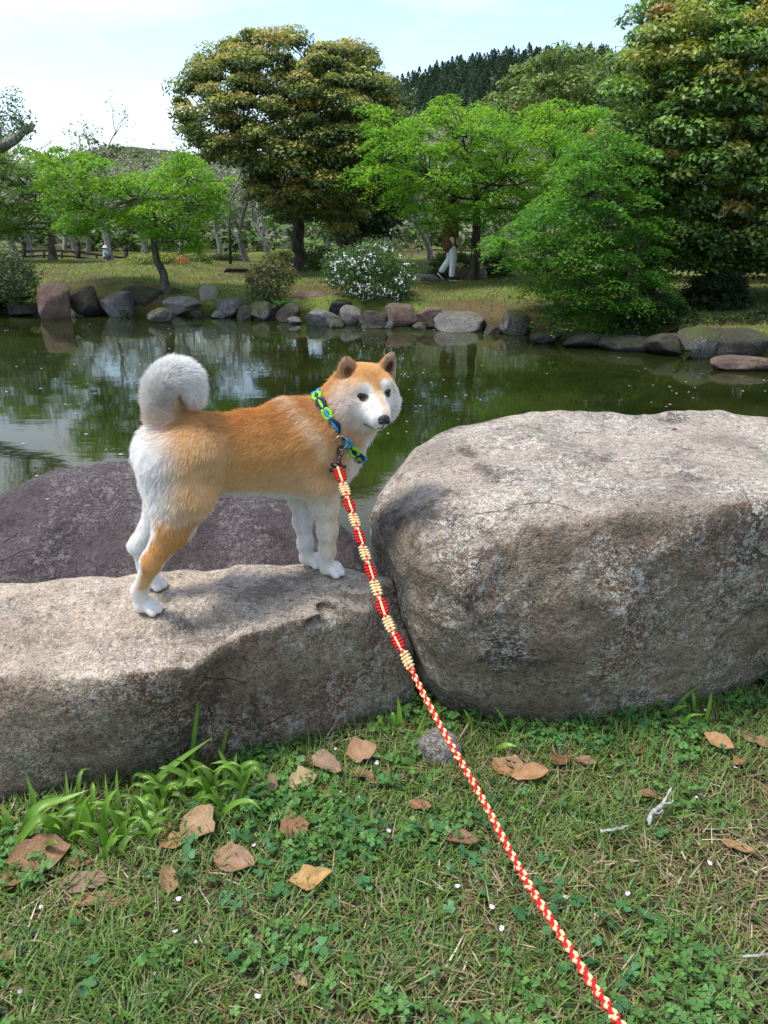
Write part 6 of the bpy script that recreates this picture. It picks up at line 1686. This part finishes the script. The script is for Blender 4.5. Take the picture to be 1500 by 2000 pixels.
wp = base_on_ground(880, 16.7); wk = empty('person', tuple(wp), 'person in brown coat and white trousers walking to the right behind leaves', 'person')
LEGS = [((.0, -.07, .82), (.05, -.075, .45), (.03, -.075, .08)), ((-.02, .07, .82), (.0, .075, .44), (-.17, .075, .16))]
bd = [('c', (0, 0, 1.0), (0.01, 0, 1.30), .12, .13), ('c', (0, 0, 1.34), (.015, 0, 1.44), .055, .05), ('e', (.03, 0, 1.53), (.095, .075, .115)), ('c', (.1, 0, 1.52), (.125, 0, 1.505), .02, .012)]
for s in (-1, 1):
    bd += [('c', (0, s * .17, 1.34), (-.03 * s, s * .21, 1.08), .05, .042), ('c', (-.03 * s, s * .21, 1.08), (.06 - .05 * s, s * .20, .86), .04, .03), ('e', (.07 - .05 * s, s * .20, .79), (.035, .02, .06))]
    for q in range(4): bd.append(('c', (.05 - .05 * s + .012 * q, s * .20, .76), (.055 - .05 * s + .012 * q, s * .195, .70 + .006 * abs(q - 1.5)), .009, .008))
    bd.append(('c', (.09 - .05 * s, s * .195, .80), (.115 - .05 * s, s * .185, .755), .010, .009))
for L in LEGS: bd += [('c', L[0], L[1], .07, .05), ('c', L[1], L[2], .045, .035)]
link('body', sdf_mesh(bd, .012, .02), M_SKINP, wk)
tr_ = []
for L in LEGS: tr_ += [('c', L[0], L[1], .095, .075), ('c', L[1], tuple(np.array(L[2]) + (0, 0, .03)), .07, .06)]
link('trousers', sdf_mesh(tr_ + [('e', (-.01, 0, .86), (.12, .14, .10))], .012, .03), M_TROU, wk)
ct = [('c', (0, 0, 1.32), (0, 0, 1.0), .135, .15), ('c', (0, 0, 1.0), (-.01, 0, .70), .15, .165), ('c', (0, -.13, 1.36), (0, .13, 1.36), .06, .06)]
for s in (-1, 1): ct += [('c', (0, s * .17, 1.34), (-.03 * s, s * .21, 1.08), .062, .055), ('c', (-.03 * s, s * .21, 1.08), (.055 - .05 * s, s * .20, .88), .055, .047)]
link('coat', sdf_mesh(ct, .012, .04), M_COAT, wk)
link('hair', sdf_mesh([('e', (.012, 0, 1.565), (.102, .088, .10)), ('e', (-.03, 0, 1.52), (.075, .085, .12))], .01, .03), M_HAIRP, wk)
for L, a in zip(LEGS, (0.0, .75)):
    f_ = np.array(L[2]); R = np.array([(math.cos(a), 0, math.sin(a)), (0, 1, 0), (-math.sin(a), 0, math.cos(a))])
    hp_ = f_ + R @ np.array([0, 0, -.03]); tp = f_ + R @ np.array([.15, 0, -.045])
    sh = link('shoe', sdf_mesh([('c', hp_, tp, .045, .033), ('c', f_ + R @ np.array([0, 0, .01]), hp_, .045, .045)], .009, .02), M_SHOE, wk)
    b = MB(); b.box((hp_ + tp) / 2 + R @ np.array([0, 0, -.038]), (.26, .08, .02), R); link('sole', b.mesh('sole', False), M_SOLE, sh)
cpn = base_on_ground(207, 24.5); ck = empty('person', tuple(cpn), 'small crouching person in white hat and pale blue top near the bridge', 'person')
link('body', sdf_mesh([('e', (0, 0, .60), (.085, .075, .105)), ('c', (0, 0, .50), (-.03, 0, .24), .09, .11), ('c', (-.03, -.09, .18), (.17, -.10, .27), .07, .06), ('c', (.17, -.10, .27), (.10, -.10, .05), .05, .04), ('c', (-.03, .09, .18), (.17, .10, .27), .07, .06), ('c', (.17, .10, .27), (.10, .10, .05), .05, .04), ('c', (0, -.13, .45), (.16, -.12, .33), .035, .03), ('c', (0, .13, .45), (.16, .12, .33), .035, .03), ('c', (.08, -.1, .04), (.2, -.1, .03), .04, .03), ('c', (.08, .1, .04), (.2, .1, .03), .04, .03)], .012, .02), M_SKINP, ck)
link('top', sdf_mesh([('c', (0, 0, .48), (-.03, 0, .22), .115, .135), ('c', (0, -.13, .45), (.10, -.125, .37), .055, .05), ('c', (0, .13, .45), (.10, .125, .37), .055, .05)], .012, .03), plain('pale_blue_cloth', (.42, .52, .68), .8, .2), ck)
b = MB(); b.tube([(0, 0, .64), (0, 0, .655), (0, 0, .66), (0, 0, .73), (0, 0, .76)], [.17, .17, .105, .095, .05], 16); link('hat', b.mesh('hat'), M_TROU, ck)
link('trousers', sdf_mesh([('c', (-.03, s * .09, .18), (.17, s * .10, .27), .085, .075) for s in (-1, 1)] + [('c', (.17, s * .10, .27), (.10, s * .10, .08), .065, .055) for s in (-1, 1)], .012, .02), plain('grey_trousers', (.12, .13, .16), .8, .2), ck)
ck.scale = (.6, .6, .6)
